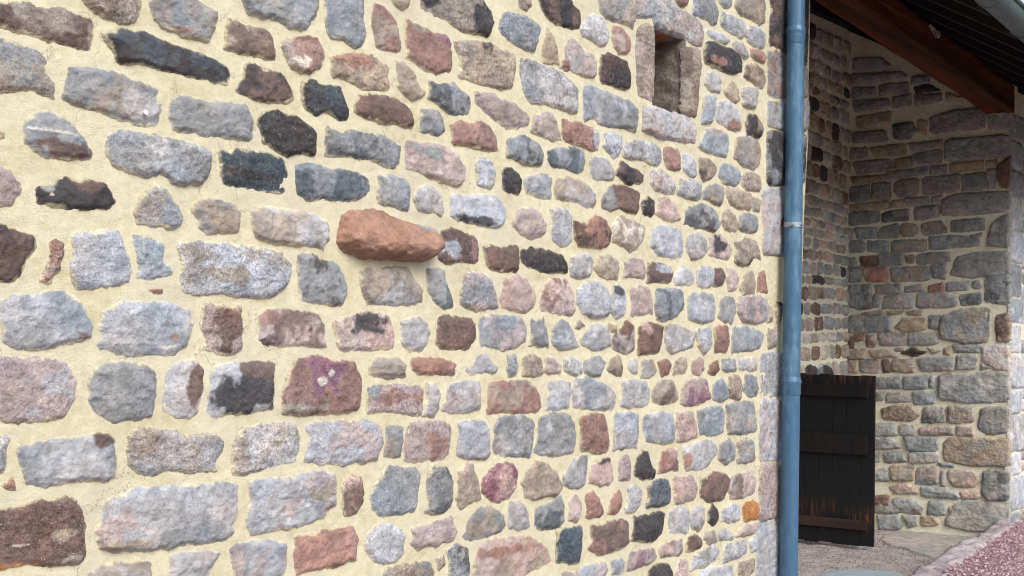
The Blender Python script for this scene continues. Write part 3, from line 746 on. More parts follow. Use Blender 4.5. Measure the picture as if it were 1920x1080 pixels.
ENDWALL = '''
@d3
G 82,63 96,62 101,70 98,73 84,73;G 101,63 112,63 112,70 105,71;T 115,64 124,63 128,69 116,70
G 140,55 150,51 165,53 179,58 178,62 177,75 150,74 133,70 134,65;G 80,48 91,49 100,60 93,61 80,60;GB 94,50 105,50 116,56 115,62 100,60 93,58
B 80,48 91,48 92,59 80,60;G 121,52 132,52 133,62 120,62;T 136,57 139,60;GN 161,30 170,28 178,29 178,51 165,51 161,47
P 145,45 158,44 160,49 146,50;G 115,41 133,42 144,48 142,50 116,48;PT 92,41 105,38 113,46 95,46
TP 135,30 145,28 155,31 158,37 155,41 140,41 136,36;G 130,29 133,40;GP 112,27 128,26 128,39 111,39;TG 92,26 109,26 109,36 93,36
G 78,28 88,28 91,36 78,36;G 86,16 100,15 105,22 88,23;GP 106,16 127,16 127,22 107,23;G 78,17 84,16 84,22 78,22
G 78,4 92,4 100,12 78,13;G 102,4 128,4 127,14 105,14;TG 132,8 137,4 178,5 178,26 150,25 132,21;G 128,23 139,24 139,26 130,25
@d2
G 80,102 94,102 97,110 80,111;G 99,103 109,103 110,111 99,110;PG 113,106 122,103 139,105 139,110 114,110;P 142,104 154,104 154,110 142,110
G 160,90 178,89 178,108 165,110 158,105;TB 85,91 95,88 107,88 114,95 108,100 87,98;GN 117,90 132,90 133,100 116,101;TG 135,89 152,89 154,100 136,101
G 89,79 105,79 107,85 89,86;G 109,78 125,78 125,86 110,87;G 82,78 88,78 86,84 82,84;GL 128,65 179,63 179,85 150,86 128,83
G 80,68 98,67 100,75 80,75;G 102,67 120,66 120,75 102,76;G 121,66 125,75;T 60,55 67,54 67,63 58,63;GP 69,54 83,54 82,64 70,63
B 86,54 91,63;TP 93,54 110,54 110,63 93,63;G 112,53 141,52 139,62 115,62;G 142,51 156,50 156,60 142,61
LP 161,44 179,43 179,61 171,61 161,54;G 160,57 168,60 160,61;T 59,47 73,46 72,53 60,53;T 76,47 92,47 98,52 78,52
D 100,49 108,45 119,48 110,51;T 120,45 130,47 124,49;T 132,46 137,44 137,50 132,49;G 139,43 159,43 159,48 140,48;T 96,45 102,47
B 59,36 64,38 64,45 58,45;R 65,34 73,33 71,39 66,40;PB 74,35 81,36 80,44 74,44;GP 83,34 103,34 103,43 84,43;G 106,34 126,34 127,42 105,43
GT 130,22 145,16 166,15 165,40 150,42 130,38 128,30;BT 171,21 176,19 182,25 181,40 172,40;G 59,22 70,20 72,28 70,33 59,33
G 73,22 92,22 92,32 74,33;TG 95,30 102,23 118,23 118,31 103,33;G 121,21 129,21 128,31 121,30;T 70,19 86,17 86,19 76,21
T 89,18 102,17 100,19 90,20;T 104,18 116,17 115,20 105,20;GB 60,6 77,5 78,15 68,16 60,13;G 79,5 84,14;GP 88,6 109,5 108,15 86,15
GP 112,4 133,3 141,7 141,14 112,15;GN 144,6 160,4 159,12 145,13;GN 164,-8 180,-10 180,12 163,10
@d1
G 59,106 68,106 70,112 59,112;G 70,106 78,105 77,113 71,112;G 80,106 100,105 100,112 82,112;G 103,107 115,106 117,110 103,111
R 121,107 131,104 131,111 121,112;G 134,104 152,103 150,109 134,110;G 154,103 160,108;G 59,94 70,92 70,103 59,103
RP 71,93 89,93 89,103 74,103;GT 92,93 121,92 121,102 93,103;G 123,91 134,89 133,101 124,100;G 137,98 142,85 155,82 179,81 179,98 150,100
G 59,86 66,92;BR 69,85 81,84 82,91 70,91;G 83,83 102,82 100,91 84,91;TB 103,84 110,84 109,89 104,89;GT 112,83 136,81 136,88 112,90
G 59,73 72,81;G 75,73 90,73 90,81 75,80;GT 93,73 118,72 118,80 93,81;G 121,70 140,69 158,71 158,76 122,79;G 152,69 160,67 160,69 153,70
G 168,60 175,55 180,53 180,77 165,76 165,72;G 59,64 63,71;G 65,63 81,63 81,70 67,71;G 84,64 97,60 98,70 82,70;T 99,60 112,69
GB 115,61 130,58 134,66 117,68;G 138,58 162,56 162,64 138,66;G 61,52 83,50 83,58 61,61;GN 86,52 105,49 105,57 86,58
G 110,48 128,46 128,54 111,57;G 131,42 140,38 167,36 180,36 180,50 150,53 130,53;T 61,46 90,43 92,48 62,50;T 93,43 102,42 100,47 93,47
G 103,41 120,40 120,45 105,47;G 123,41 130,39 129,43 123,43;G 61,33 76,31 76,42 62,43;GT 78,30 92,29 92,41 78,41
G 95,30 100,27 113,26 112,37 100,40 95,36;G 116,26 144,23 142,35 117,38;G 146,24 162,21 162,33 146,35;G 164,19 171,19 170,33 165,33
BD 173,16 177,10 181,12 181,32 175,32 172,25;T 62,25 88,23 86,28 64,30;G 89,21 120,17 119,22 89,27;G 122,17 134,16 133,22 122,22
T 137,15 161,13 160,19 137,21;T 164,13 171,12 171,16 164,16;G 64,14 92,12 94,19 68,23;T 95,12 107,10 107,18 96,19
G 109,8 130,5 130,15 109,16;G 133,-3 182,-7 182,9 133,13;G 61,4 74,3 74,9 62,11;T 76,3 103,0 103,8 80,9;G 105,0 130,-3 130,3 108,5
@d0
G 64,100 88,98 90,106 64,107;GN 94,94 108,92 111,98 106,104 95,104;T 113,90 119,91 118,101 112,98
G 122,88 140,83 160,81 163,85 162,96 122,100;G 165,84 180,80 181,96 166,97;T 66,88 92,84 91,92 67,96
G 64,76 90,74 91,80 66,84;G 94,73 107,71 107,79 94,81;G 110,72 130,70 130,76 111,79;T 134,70 150,74 134,76
G 64,66 80,66 80,72 64,74;G 62,56 100,54 105,58 64,63;G 64,44 85,43 93,50 64,53;G 108,58 122,56 120,63 108,64
G 84,64 105,62 105,69 84,71;D 110,66 118,62 130,68 111,70
'''

# coloured areas inside single stones: photo position, half sizes, colour
SPOTPX = '''420,612,26,40,B 363,712,15,38,B 462,732,66,52,D 470,692,52,16,B 603,692,34,40,V 603,714,9,8,W 618,700,5,5,W 560,765,50,10,T 690,604,44,24,D
320,632,14,8,R 308,650,20,8,W 150,632,22,10,B 110,1000,22,9,T 135,1048,26,10,T 20,1064,60,6,O 40,1021,16,2,W 885,411,42,11,D 845,472,18,18,L 886,450,11,28,R
1243,503,14,9,L 1140,372,19,26,G 1345,460,11,18,D 1208,614,12,12,P 1250,742,18,18,B 1156,543,8,10,D 903,40,19,42,D 805,0,20,14,D 840,78,16,18,V 785,50,18,14,T
660,110,34,18,R 262,197,34,26,L 165,350,22,20,B 88,352,14,12,G 93,365,6,4,W 115,287,52,20,B 100,247,48,3,W 120,297,12,4,W 172,70,10,26,T 360,475,30,12,T 430,515,50,16,T
800,285,34,16,G 330,54,22,6,R 1119,262,9,18,L 1345,115,18,8,R 1378,236,22,10,R 1286,862,8,12,R 1130,863,20,6,D 822,832,19,28,R 424,322,10,9,B 215,985,40,30,P
190,823,22,16,B 600,925,26,12,T 940,1032,60,10,R 800,428,24,7,G 740,745,52,14,R 1092,705,4,4,W 500,595,16,14,R 470,330,40,8,D 240,1020,40,8,T
560,460,10,8,T 520,210,20,10,D 700,730,14,20,G 560,120,18,14,W 1045,250,6,6,T 360,1000,60,20,G'''
# ------------------------------------------------------------------ facade wall
F0 = Vector((-1.48, 3.54)); F1 = Vector((1.50, 7.20))
dF = (F1 - F0).normalized()
START = F0 - dF * 1.6
fac = Wall(START, F1)
_e = [fac.uv(x, y) for x, y in ((1490, 1080), (1501, 560), (1506, 410), (1514, 260), (1518, 0))]
def uend(v): return np.interp(v, [p[1] for p in _e], [p[0] for p in _e])
U_END = uend(4.0)
for t in SPOTPX.split():
    x, y, rx, ry, c = t.split(','); x, y, rx, ry = map(float, (x, y, rx, ry)); a = fac.uv(x, y); b = fac.uv(x + rx, y); c_ = fac.uv(x, y + ry)
    SPOTS.append((a[0], a[1], abs(b[0] - a[0]), abs(c_[1] - a[1]), c))
TOPZ = 5.2
fo = empty('stone_wall', 'long facade wall of mixed rubble stones in cream mortar with a small deep window', 'wall', fac.A, fac.rz)
items = []; boxes = []
uvp = lambda W, P: [W.uv(x, y) for x, y in P]
for code, P, bx in parse(FACADE):
    Q = uvp(fac, P); Q = [(min(u, uend(v) - .026), v) for u, v in Q]; ex = {}
    if code[0] == '!':
        code = 'J'; ex = {'kw': {'special': 'jut', 'dust': .1}, 'label': 'large smooth reddish brown stone jutting out of the wall'}
    A = np.clip(np.array(P), [0, 0], [1920, 1080])
    items.append((code, Q, poly_area(A), ex)); q = np.array(Q); boxes.append((*q.min(0), *q.max(0)))
WP = parse(WINDOW)
# opening of the small window, in wall coordinates
hole = uvp(fac, [(1227, 46), (1281, 76), (1281, 215), (1226, 199)])
hu0 = min(hole[0][0], hole[3][0]); hu1 = max(hole[1][0], hole[2][0]); hv0 = min(hole[2][1], hole[3][1]) - .0; hv1 = max(hole[0][1], hole[1][1])
hv0 = (hole[2][1] + hole[3][1]) / 2; hv1 = (hole[0][1] + hole[1][1]) / 2; hu0 = (hole[0][0] + hole[3][0]) / 2; hu1 = (hole[1][0] + hole[2][0]) / 2
for code, P, bx in WP:
    q = np.array(uvp(fac, P)); boxes.append((*q.min(0), *q.max(0)))
rnd = random.Random(4)
def in_frame(W, u, v, m=6):
    d = W.pt(u, v) - Vector((0, 0, EYE)); c = MR.transposed() @ d
    if c.z > -.05: return False
    x = 960 - c.x / c.z * FPX; y = 540 + c.y / c.z * FPX
    return -m < x < 1920 + m and -m < y < 1080 + m
for code, P in coursed(0.02, U_END, .02, TOPZ, rnd, (.10, .2), (.13, .34), .035, ['GL', 'LP', 'PB', 'G', 'L', 'T', 'B', 'D', 'R', 'GT']):
    q = np.array(P); c = q.mean(0); b = (*(q.min(0) - .01), *(q.max(0) + .01))
    if any(in_frame(fac, u, v) for u, v in P): continue
    if any(b[0] < B[2] and b[2] > B[0] and b[1] < B[3] and b[3] > B[1] for B in boxes): continue
    P = [(min(u, uend(v) - .026), v) for u, v in P]
    items.append((code, P, 0, {}))
def fstep(P):
    u = sum(p[0] for p in P) / len(P)
    return .0045 + .0012 * max(0, u - 2.5)
build_stones(fo, items, fstep, 100, dust=.65, hmax=.009, growf=lambda P: .005 + .0019 * max(0, P[0][0] - 1.5))
SPOTS.clear()
# dressed stones round the window
names = ['lintel', 'jamb', 'jamb', 'sill']
hp = [(hu0, hv0), (hu1, hv0), (hu1, hv1), (hu0, hv1)]
def clip_hole(Q, k):
    out = []
    for u, v in Q:
        if hu0 - .012 < u < hu1 + .012 and hv0 - .012 < v < hv1 + .012:
            if k == 0: v = hv1 + .004
            if k == 1: u = hu0 - .002
            if k == 2: u = hu1 + .002
            if k == 3: v = hv0 - .002
        out.append((u, v))
    return out
def reveal(a, b, depth, inward, seed, c1, c2, n=46):
    """face of the opening going into the wall from edge a-b; inward = unit vector of the bulge"""
    m = n // 2; V = []; 
    S, T = np.meshgrid(np.linspace(0, 1, n), np.linspace(0, 1, m))
    u = a[0] + (b[0] - a[0]) * S; v = a[1] + (b[1] - a[1]) * S; dpt = -.006 + depth * T
    L = math.hypot(b[0] - a[0], b[1] - a[1])
    h = .010 * fbm(S * L * 16, T * depth * 16, seed, 4) + .003 * fbm(S * L * 60, T * depth * 60, seed + 1, 3) - .018 * np.exp(-T * depth / .012)
    u = u + inward[0] * h; v = v + inward[1] * h
    V = np.stack([u.ravel(), dpt.ravel(), v.ravel()], 1)
    F = grid_faces(np.ones((m - 1, n - 1), bool), n, m)
    ca = np.array(s2l(PAL[c1])); cb = np.array(s2l(PAL[c2])); mk = sstep(-.1, .2, fbm(S * L * 12, T * depth * 12, seed + 5, 4))
    C = (ca * (1 - mk[..., None]) + cb * mk[..., None]) * (1 + .25 * fbm(S * L * 25, T * depth * 25, seed + 6, 3))[..., None]
    return V, F, np.concatenate([C.reshape(-1, 3) * (.9 if c2 == 'P' else .62 if seed != 952 else .8), np.full((C.shape[0] * C.shape[1], 1), .6)], 1)  # shade inside the opening painted in: reveal colours scaled down, lintel least
edges = [((hu0, hv1), (hu1, hv1), (0, -1)), ((hu0, hv0), (hu0, hv1), (1, 0)), ((hu1, hv0), (hu1, hv1), (-1, 0)), ((hu0, hv0), (hu1, hv0), (0, 1))]
for k, (code, P, bx) in enumerate(WP):
    Q = clip_hole(uvp(fac, P), k)
    V, F, C = stone_mesh(Q, code[0], code[1] if len(code) > 1 else None, 900 + k, .005, hmax=.012, dust=0.05, grow=.005)
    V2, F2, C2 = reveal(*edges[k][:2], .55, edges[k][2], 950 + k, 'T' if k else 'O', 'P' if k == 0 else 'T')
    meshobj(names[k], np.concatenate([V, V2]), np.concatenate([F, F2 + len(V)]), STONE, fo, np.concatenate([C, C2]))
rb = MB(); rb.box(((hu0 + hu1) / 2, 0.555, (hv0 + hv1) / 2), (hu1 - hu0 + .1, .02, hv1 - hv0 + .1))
rb.build('recess_back', m_simple('black recess shade', (.008, .007, .006), .9), fo)  # near-black sheet standing in for the deep shade of the opening
e_ = .018; hh = [(hu0 - e_, hv0 - e_), (hu1 + e_, hv0 - e_), (hu1 + e_, hv1 + e_), (hu0 - e_, hv1 + e_)]
mortar_sheet('mortar', fo, 0, U_END, -.1, TOPZ, .009, MORT, hole=hh, side=uend)
# white plastic plug ring in one stone
IRON = m_simple('black iron', (.02, .02, .022), .6, .6)
WHITE = m_simple('white plastic', (.75, .76, .75), .5)
pu, pv = fac.uv(267, 212)
mb = MB()
ringp = [Vector((pu + .0065 * math.cos(a), -.020, pv + .0065 * math.sin(a))) for a in [2 * math.pi * k / 16 for k in range(17)]]
mb.tube(ringp, .0022, 6, False).tube([(pu, -.006, pv), (pu, -.021, pv)], .0045, 10)
mb.build('wall_plug', WHITE, fo, True)

# ------------------------------------------------------------------ porch walls
p1 = on_z(1643, 993); VP2 = R(60.2)
dE = Vector((math.sin(VP2), -math.cos(VP2)))          # left to right, coming nearer
end = Wall((p1.x, p1.y), (p1.x + dE.x, p1.y + dE.y))
uC = end.uv(1590, 600)[0]; uE = end.uv(1893, 600)[0]
Apt = end.pt(uC, 0); Bpt = end.pt(uE, 0)
end = Wall((Apt.x, Apt.y), (Bpt.x, Bpt.y)); LE = end.L
back = Wall((Apt.x - dF.x * 5.0, Apt.y - dF.y * 5.0), (Apt.x, Apt.y)); LB = back.L
outer = Wall((Bpt.x, Bpt.y), (Bpt.x + dF.x * 3, Bpt.y + dF.y * 3))
KP = -.065                                              # the eave line falls a little to the right
SL = .60; ZE = 3.62; OE = 1.05                        # roof underside: slope, height and overhang at the eave
def off_fac(P): return (Vector((P.x, P.y, 0)) - fac.A).dot(fac.n)
def roof_z(o, u=9.5): return ZE + SL * (OE - o) + KP * (u - 7)
ew = empty('porch_end_wall', 'grey coursed stone wall closing the porch, behind the open door', 'wall', end.A, end.rz)
its = []
for code, P, bx in parse(ENDWALL):
    sx = 1.0
    if bx: 
        (x0, y0), _, (x1, y1), _ = P; c = .18; dx = (x1 - x0) * c; dy = (y1 - y0) * c
        P = [(x0 + dx, y0), (x1 - dx, y0), (x1, y0 + dy), (x1, y1 - dy), (x1 - dx, y1), (x0 + dx, y1), (x0, y1 - dy), (x0, y0 + dy)]
    Q = [(max(.006, LE - .006 if x_ >= 1880 else min(u, LE - .012)), v) for (u, v), (x_, y_) in zip(uvp(end, P), P)]
    its.append((code, Q, poly_area(P), {}))
def top_end(x): 
    oA = off_fac(end.pt(0, 0)); oB = off_fac(end.pt(LE, 0))
    return roof_z(oA + (oB - oA) * x / LE) - .01
build_stones(ew, its, .008, 100, hmax=.018, dust=.3, darken=1.25, grow=.012, tint=(1.04, 1.0, .92))  # stone colours brightened and warmed to offset the weak bluish porch light
mortar_sheet('mortar', ew, -.03, LE + .004, -.1, 5.2, .02, MORT2, top=top_end, seed=15)
bw = empty('porch_back_wall', 'dim rubble stone wall at the back of the porch, left of the end wall', 'wall', back.A, back.rz)
r2 = random.Random(11); its = []
for code, P in coursed(0.0, LB - .01, .0, 4.9, r2, (.085, .17), (.11, .25), .024, ['G', 'L', 'GP', 'P', 'T', 'BT', 'GT', 'D', 'LT']):
    v = sum(p[1] for p in P) / len(P); u = sum(p[0] for p in P) / len(P)
    P = [(min(a, LB - .01), b) for a, b in P]
    if v > 4.55: continue
    d = back.pt(u, v) - Vector((0, 0, EYE)); c = MR.transposed() @ d; x = 960 - c.x / c.z * FPX
    wt = poly_area(P) if (1500 < x < 1592 and in_frame(back, u, v) and c.z < -1) else 0
    its.append((code, P, wt, {}))
bs = uvp(back, [(1528, 700), (1532, 688), (1545, 682), (1556, 688), (1560, 702), (1545, 706)])
build_stones(bw, its, .011, 100, hmax=.018, dust=.3, darken=1.3, grow=.008, tint=(1.04, 1.0, .90))  # same colour lift and warm tint against the dim porch light
mortar_sheet('mortar', bw, 0, LB + .03, -.1, roof_z(off_fac(back.pt(0, 0))) - .01, .03, MORT2, seed=25)
# outer face beyond the corner
ow = empty('porch_corner_wall', 'light grey quoined outer wall face at the right edge of the porch', 'wall', outer.A, outer.rz)
r3 = random.Random(3); its = []
v = 0.02; flip = False
while v < 3.6:
    h = r3.uniform(.2, .34); w_ = .50 if flip else .24; flip = not flip
    P = [(.006, v + .008), (w_ + .05, v + .006), (w_ + .06, v + h - .01), (.006, v + h - .012)]
    its.append((r3.choice(['L', 'GL', 'L', 'L', 'G']), P, 1, {})); u = w_ + .08
    for code, Q in coursed(u, 3.0, v, v + h - .01, r3, (h * .45, h * .5), (.15, .3), .02, ['L', 'G', 'P', 'T', 'GL']): its.append((code, Q, 0, {}))
    v += h
build_stones(ow, its, .012, 100, hmax=.012, dust=.3, grow=.008, darken=1.3)  # stone colours brightened to make up for the eave's shade
mortar_sheet('mortar', ow, -.004, 3.0, -.1, 4.1, .02, MORT2, seed=35)
# short return of the facade into the porch
rt = Wall((fac.pt(U_END, 0).x, fac.pt(U_END, 0).y), (fac.pt(U_END, 0, -1).x, fac.pt(U_END, 0, -1).y))
dback = abs((back.A - fac.A).dot(fac.n))
r4 = random.Random(8)
its = [(c, [(max(u, .03), v) for u, v in P], 0, {}) for c, P in coursed(.005, dback, .02, 3.8, r4, (.1, .2), (.15, .3), .03, ['G', 'L', 'P', 'T', 'B'])]
ro = empty('porch_return_wall', 'side of the facade wall turning back into the porch behind the pipe', 'wall', rt.A, rt.rz)
build_stones(ro, its, .016, 0, dust=.4, hmax=.003)
mortar_sheet('mortar', ro, -.004, dback, -.1, 5.2, .03, MORT, seed=45, top=lambda x: np.where(x < .12, 9, roof_z(-x, 6.4) - .02))
for ch in ro.children:                                   # the corner leans out a little towards the top
    k_ = len(ch.data.vertices); a_ = np.zeros(k_ * 3, dtype=np.float32); ch.data.vertices.foreach_get('co', a_); a_ = a_.reshape(-1, 3)
    a_[:, 1] -= (uend(a_[:, 2]) - U_END); ch.data.vertices.foreach_set('co', a_.ravel()); ch.data.update()

# ------------------------------------------------------------------ roof, beams, gutter
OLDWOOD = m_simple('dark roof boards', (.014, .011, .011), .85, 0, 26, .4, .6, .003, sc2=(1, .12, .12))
BEAMW = m_simple('red brown oak', (.15, .044, .017), .9, 0, 30, .6, 1, .02, c2=(.040, .020, .012), sc2=(.06, 1, 1), patch=(.42, .6), spec=.1)
TILE = m_simple('roof tile', (.25, .12, .08), .85)
rfo = empty('porch_roof', 'dark boarded roof eave with rafters over the wall and the porch', 'roof', fac.A, fac.rz)
def rp(u, o, dz=0): return Vector((u, -o, roof_z(o, u) + dz))
UR0, UR1, OI = uend(4.0) - .38, 15.0, -3.2
nb = int((UR1 - UR0) / .16); mb = MB()
for k in range(nb):
    a = UR0 + k * .16; b = a + .157; z = .002 * (k % 3)
    V = [rp(a, OE, .07 + z), rp(b, OE, .07 + z), rp(b, OI, .07 + z), rp(a, OI, .07 + z)]; V += [v_ + Vector((0, 0, .022)) for v_ in V]
    mb.add(V, [(0, 3, 2, 1), (4, 5, 6, 7), (0, 1, 5, 4), (1, 2, 6, 5), (2, 3, 7, 6), (3, 0, 4, 7)])
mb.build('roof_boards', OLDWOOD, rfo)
u = UR0 + .1
while u < UR1:
    mb = MB(); V = [rp(u, OE - .02, -.02), rp(u + .07, OE - .02, -.02), rp(u + .07, OI, -.02), rp(u, OI, -.02)]; V += [v_ + Vector((0, 0, .088)) for v_ in V]
    mb.add(V, [(0, 3, 2, 1), (4, 5, 6, 7), (0, 1, 5, 4), (1, 2, 6, 5), (2, 3, 7, 6), (3, 0, 4, 7)])
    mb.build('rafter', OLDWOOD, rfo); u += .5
mb = MB(); V = [rp(UR0, OE + .03, .105), rp(UR1, OE + .03, .105), rp(UR1, OI, .105), rp(UR0, OI, .105)]; V += [v_ + Vector((0, 0, .05)) for v_ in V]
mb.add(V, [(0, 3, 2, 1), (4, 5, 6, 7), (0, 1, 5, 4), (1, 2, 6, 5), (2, 3, 7, 6), (3, 0, 4, 7)]); mb.build('roof_tiles', TILE, rfo)
# beam carrying the roof over the porch opening
zb, zt = 3.86, 4.09
uB0 = U_END - .05; uB1 = (outer.A - fac.A).dot(fac.U) - .0
def beam_mesh(u0, u1, o0, o1, z0, z1, seed, n=90, m=10):
    V = []; F = []
    per = []
    for k in range(m): per.append((o0 + (o1 - o0) * k / m, z0))
    for k in range(m): per.append((o1, z0 + (z1 - z0) * k / m))
    for k in range(m): per.append((o1 + (o0 - o1) * k / m, z1))
    for k in range(m): per.append((o0, z1 + (z0 - z1) * k / m))
    K = len(per); co, cz = (o0 + o1) / 2, (z0 + z1) / 2
    for i in range(n):
        t = i / (n - 1); uu = u0 + (u1 - u0) * t; sag = .012 * math.sin(t * 5 + seed)
        for k, (o, z) in enumerate(per):
            a, b = (o - co) / abs(o1 - o0) * 2, (z - cz) / abs(z1 - z0) * 2
            r = 1 - .06 * max(0, abs(a) + abs(b) - 1.55) + .035 * float(vn(uu * 3 + 5, k * .35, seed)) + .02 * float(vn(uu * 1.5, k * 1.3, seed + 3))
            V.append((uu, -(co + (o - co) * r), cz + (z - cz) * r + sag + KP * (uu - 9)))
    for i in range(n - 1):
        for k in range(K): F.append((i * K + k, i * K + (k + 1) % K, (i + 1) * K + (k + 1) % K, (i + 1) * K + k))
    F.append(tuple(range(K))); F.append(tuple((n - 1) * K + k for k in reversed(range(K))))
    return V, F
V, F = beam_mesh(uB0, uB1, -.21, .03, zb, zt, 4)
b_o = empty('timber_beam', 'heavy reddish brown timber beam spanning the porch opening under the roof', 'beam', fac.A, fac.rz)
meshobj('beam', V, F, BEAMW, b_o)
# dark inner plate along the end wall under the roof
mb = MB(); e0 = end.uv(1500, 20); e1 = end.uv(1700, 105)
uu0, uu1 = -.02, LE - .3
sl = (e1[1] - e0[1]) / (e1[0] - e0[0]); zz = lambda x: e0[1] + sl * (x - e0[0])
V = [Vector((x, y, zz(x) + dz)) for dz in (0, .42) for x, y in ((uu0, -.09), (uu1, -.09), (uu1, -.015), (uu0, -.015))]
mb.add(V, [(0, 3, 2, 1), (4, 5, 6, 7), (0, 1, 5, 4), (1, 2, 6, 5), (2, 3, 7, 6), (3, 0, 4, 7)])
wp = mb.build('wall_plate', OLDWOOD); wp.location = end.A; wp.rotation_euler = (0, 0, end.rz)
tag(wp, 'dark sloping timber board fixed high on the end wall under the roof', 'timber')
mb = MB(); f0 = back.uv(1520, 27); f1 = back.uv(1590, 58); sl = (f1[1] - f0[1]) / (f1[0] - f0[0]); zz2 = lambda x: f0[1] + sl * (x - f0[0])
V = [Vector((x, y, zz2(x) + dz)) for dz in (0, .5) for x, y in ((LB - 3.2, -.10), (LB - .02, -.10), (LB - .02, -.02), (LB - 3.2, -.02))]
mb.add(V, [(0, 3, 2, 1), (4, 5, 6, 7), (0, 1, 5, 4), (1, 2, 6, 5), (2, 3, 7, 6), (3, 0, 4, 7)])
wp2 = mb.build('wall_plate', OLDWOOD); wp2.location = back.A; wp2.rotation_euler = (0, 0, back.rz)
tag(wp2, 'dark timber lying high along the back wall of the porch, left of the inner corner', 'timber')
# gutter: half round zinc, hung outside the eave
ZINC = m_simple('weathered zinc', (.12, .16, .16), .6, .1, 14, .25, .3, .002, c2=(.09, .13, .12), sc2=(.3, 1, 1))
go = OE + .07; gz = ZE + .03; gr = .085
gt = empty('roof_gutter', 'half round grey zinc gutter along the roof edge at top right', 'gutter', fac.A, fac.rz)
V = []; F = []; n = 28; seg = [UR0, UR1]
for i, uu in enumerate(seg):
    for rr in (gr, gr - .004):
        for k in range(n + 1):
            a = math.pi + math.pi * k / n; V.append((uu, -(go + rr * math.cos(a)), gz + rr * math.sin(a) + KP * (uu - 7)))
m1 = n + 1
for s_ in (0, 1):
    for k in range(n): F.append((s_ * m1 + k, s_ * m1 + k + 1, 2 * m1 + s_ * m1 + k + 1, 2 * m1 + s_ * m1 + k))
F.append((0, 2 * m1, 3 * m1, m1)); F.append((n, m1 + n, 3 * m1 + n, 2 * m1 + n))
meshobj('gutter_channel', V, F, ZINC, gt)
mb = MB(); mb.tube([(UR0, -(go + gr + .006), gz + KP * (UR0 - 7)), (UR1, -(go + gr + .006), gz + KP * (UR1 - 7))], .011, 12); mb.build('rolled_rim', ZINC, gt, True)
uu = UR0 + .35
while uu < UR1:
    mb = MB(); mb.tube([(uu, -(go + (gr + .003) * math.cos(a)), gz + KP * (uu - 7) + (gr + .003) * math.sin(a)) for a in [math.pi + math.pi * k / 16 for k in range(17)]], .004, 6)
    mb.build('gutter_clip', ZINC, gt, True); uu += .62
# bulb and socket hanging by the beam
bo = Vector(fac.pt(*fac.uv(1752, 58, .07), .07))
lb = empty('light_bulb', 'small clear bulb in a pale socket fixed on the beam under the eave', 'bulb', bo)
ax = (-(fac.U * .0) + Vector((.35, 0, -.75)) + Vector((.15, -.2, 0))).normalized(); s0 = bo - ax * .055
CER = m_simple('pale ceramic', (.62, .58, .46), .4); 
mb = MB(); mb.tube([(s0 - bo), (s0 - bo) + ax * .018, (s0 - bo) + ax * .02, (s0 - bo) + ax * .024, (s0 - bo) + ax * .026, (s0 - bo) + ax * .05], [.014, .014, .010, .010, .017, .015], 16)
mb.build('lamp_socket', CER, lb, True)
gm, gn, gl_, gb = mat_new('bulb glass'); gb.inputs['Transmission Weight'].default_value = .9; gb.inputs['Roughness'].default_value = .03; gb.inputs['Base Color'].default_value = (.9, .85, .75, 1)
mb = MB(); b0 = (s0 - bo) + ax * .05
mb.tube([b0, b0 + ax * .012, b0 + ax * .03, b0 + ax * .046, b0 + ax * .06, b0 + ax * .068], [.013, .017, .027, .028, .018, .003], 20)
mb.build('glass', gm, lb, True)

# ------------------------------------------------------------------ downpipe
PIPE = m_simple('painted blue grey pipe', s2l((72, 108, 136)), .42, .1, 40, .16, .3, .0015, c2=s2l((96, 130, 152)), sc2=(1, 1, .3), patch=(.52, .62), spec=.45)
OFFP = .085
ptop = fac.pt(*fac.uv(1493, 0, OFFP), OFFP); pbot = fac.pt(*fac.uv(1478.5, 1080, OFFP), OFFP)
dv = (ptop - pbot) / (ptop.z - pbot.z); at_z = lambda z: pbot + dv * (z - pbot.z)
pr = .0525
dp = empty('downpipe', 'tall blue grey rainwater pipe at the corner of the stone wall', 'pipe', at_z(0))
def loc(p): return p - at_z(0)
def zpx(y): return fac.uv(1486, y, OFFP)[1]
js = [zpx(58), zpx(717)]
def seg_pipe(z0, z1):
    n_ = 12; mb = MB(); mb.tube([loc(at_z(z0 + (z1 - z0) * k / n_)) for k in range(n_ + 1)], pr, 40); return mb
mb = MB(); mb.tube([loc(at_z(.03)), loc(at_z(5.2))], pr, 48); 
mb.build('pipe', PIPE, dp, True)
for z in js:
    mb = MB(); mb.tube([loc(at_z(z + q)) for q in (-.075, -.07, -.02, -.012, .0, .012, .02, .03, .034)], [pr + .001, pr + .003, pr + .003, pr + .004, pr + .0075, pr + .0075, pr + .003, pr + .003, pr + .001], 48)
    mb.build('collar', PIPE, dp, True)
z = zpx(422); mb = MB(); mb.tube([loc(at_z(z - .014)), loc(at_z(z + .014))], pr + .004, 48)
bd = (fac.n * -1)
mb2 = loc(at_z(z)); side = -fac.U
GALV = m_simple('galvanised steel', (.36, .42, .46), .4, .5, 40, .15)
for q in (0, .5): mb.tube([mb2 + fac.n * (pr + .002) + side * (q - .25) * .05, mb2 + fac.n * (pr + .010) + side * (q - .25) * .05], .006, 8)
mb.tube([mb2 + side * (pr - .004) + fac.n * .02, mb2 + side * (pr + .022) + fac.n * .02], .012, 10)
mb.build('pipe_bracket', GALV, dp, True)
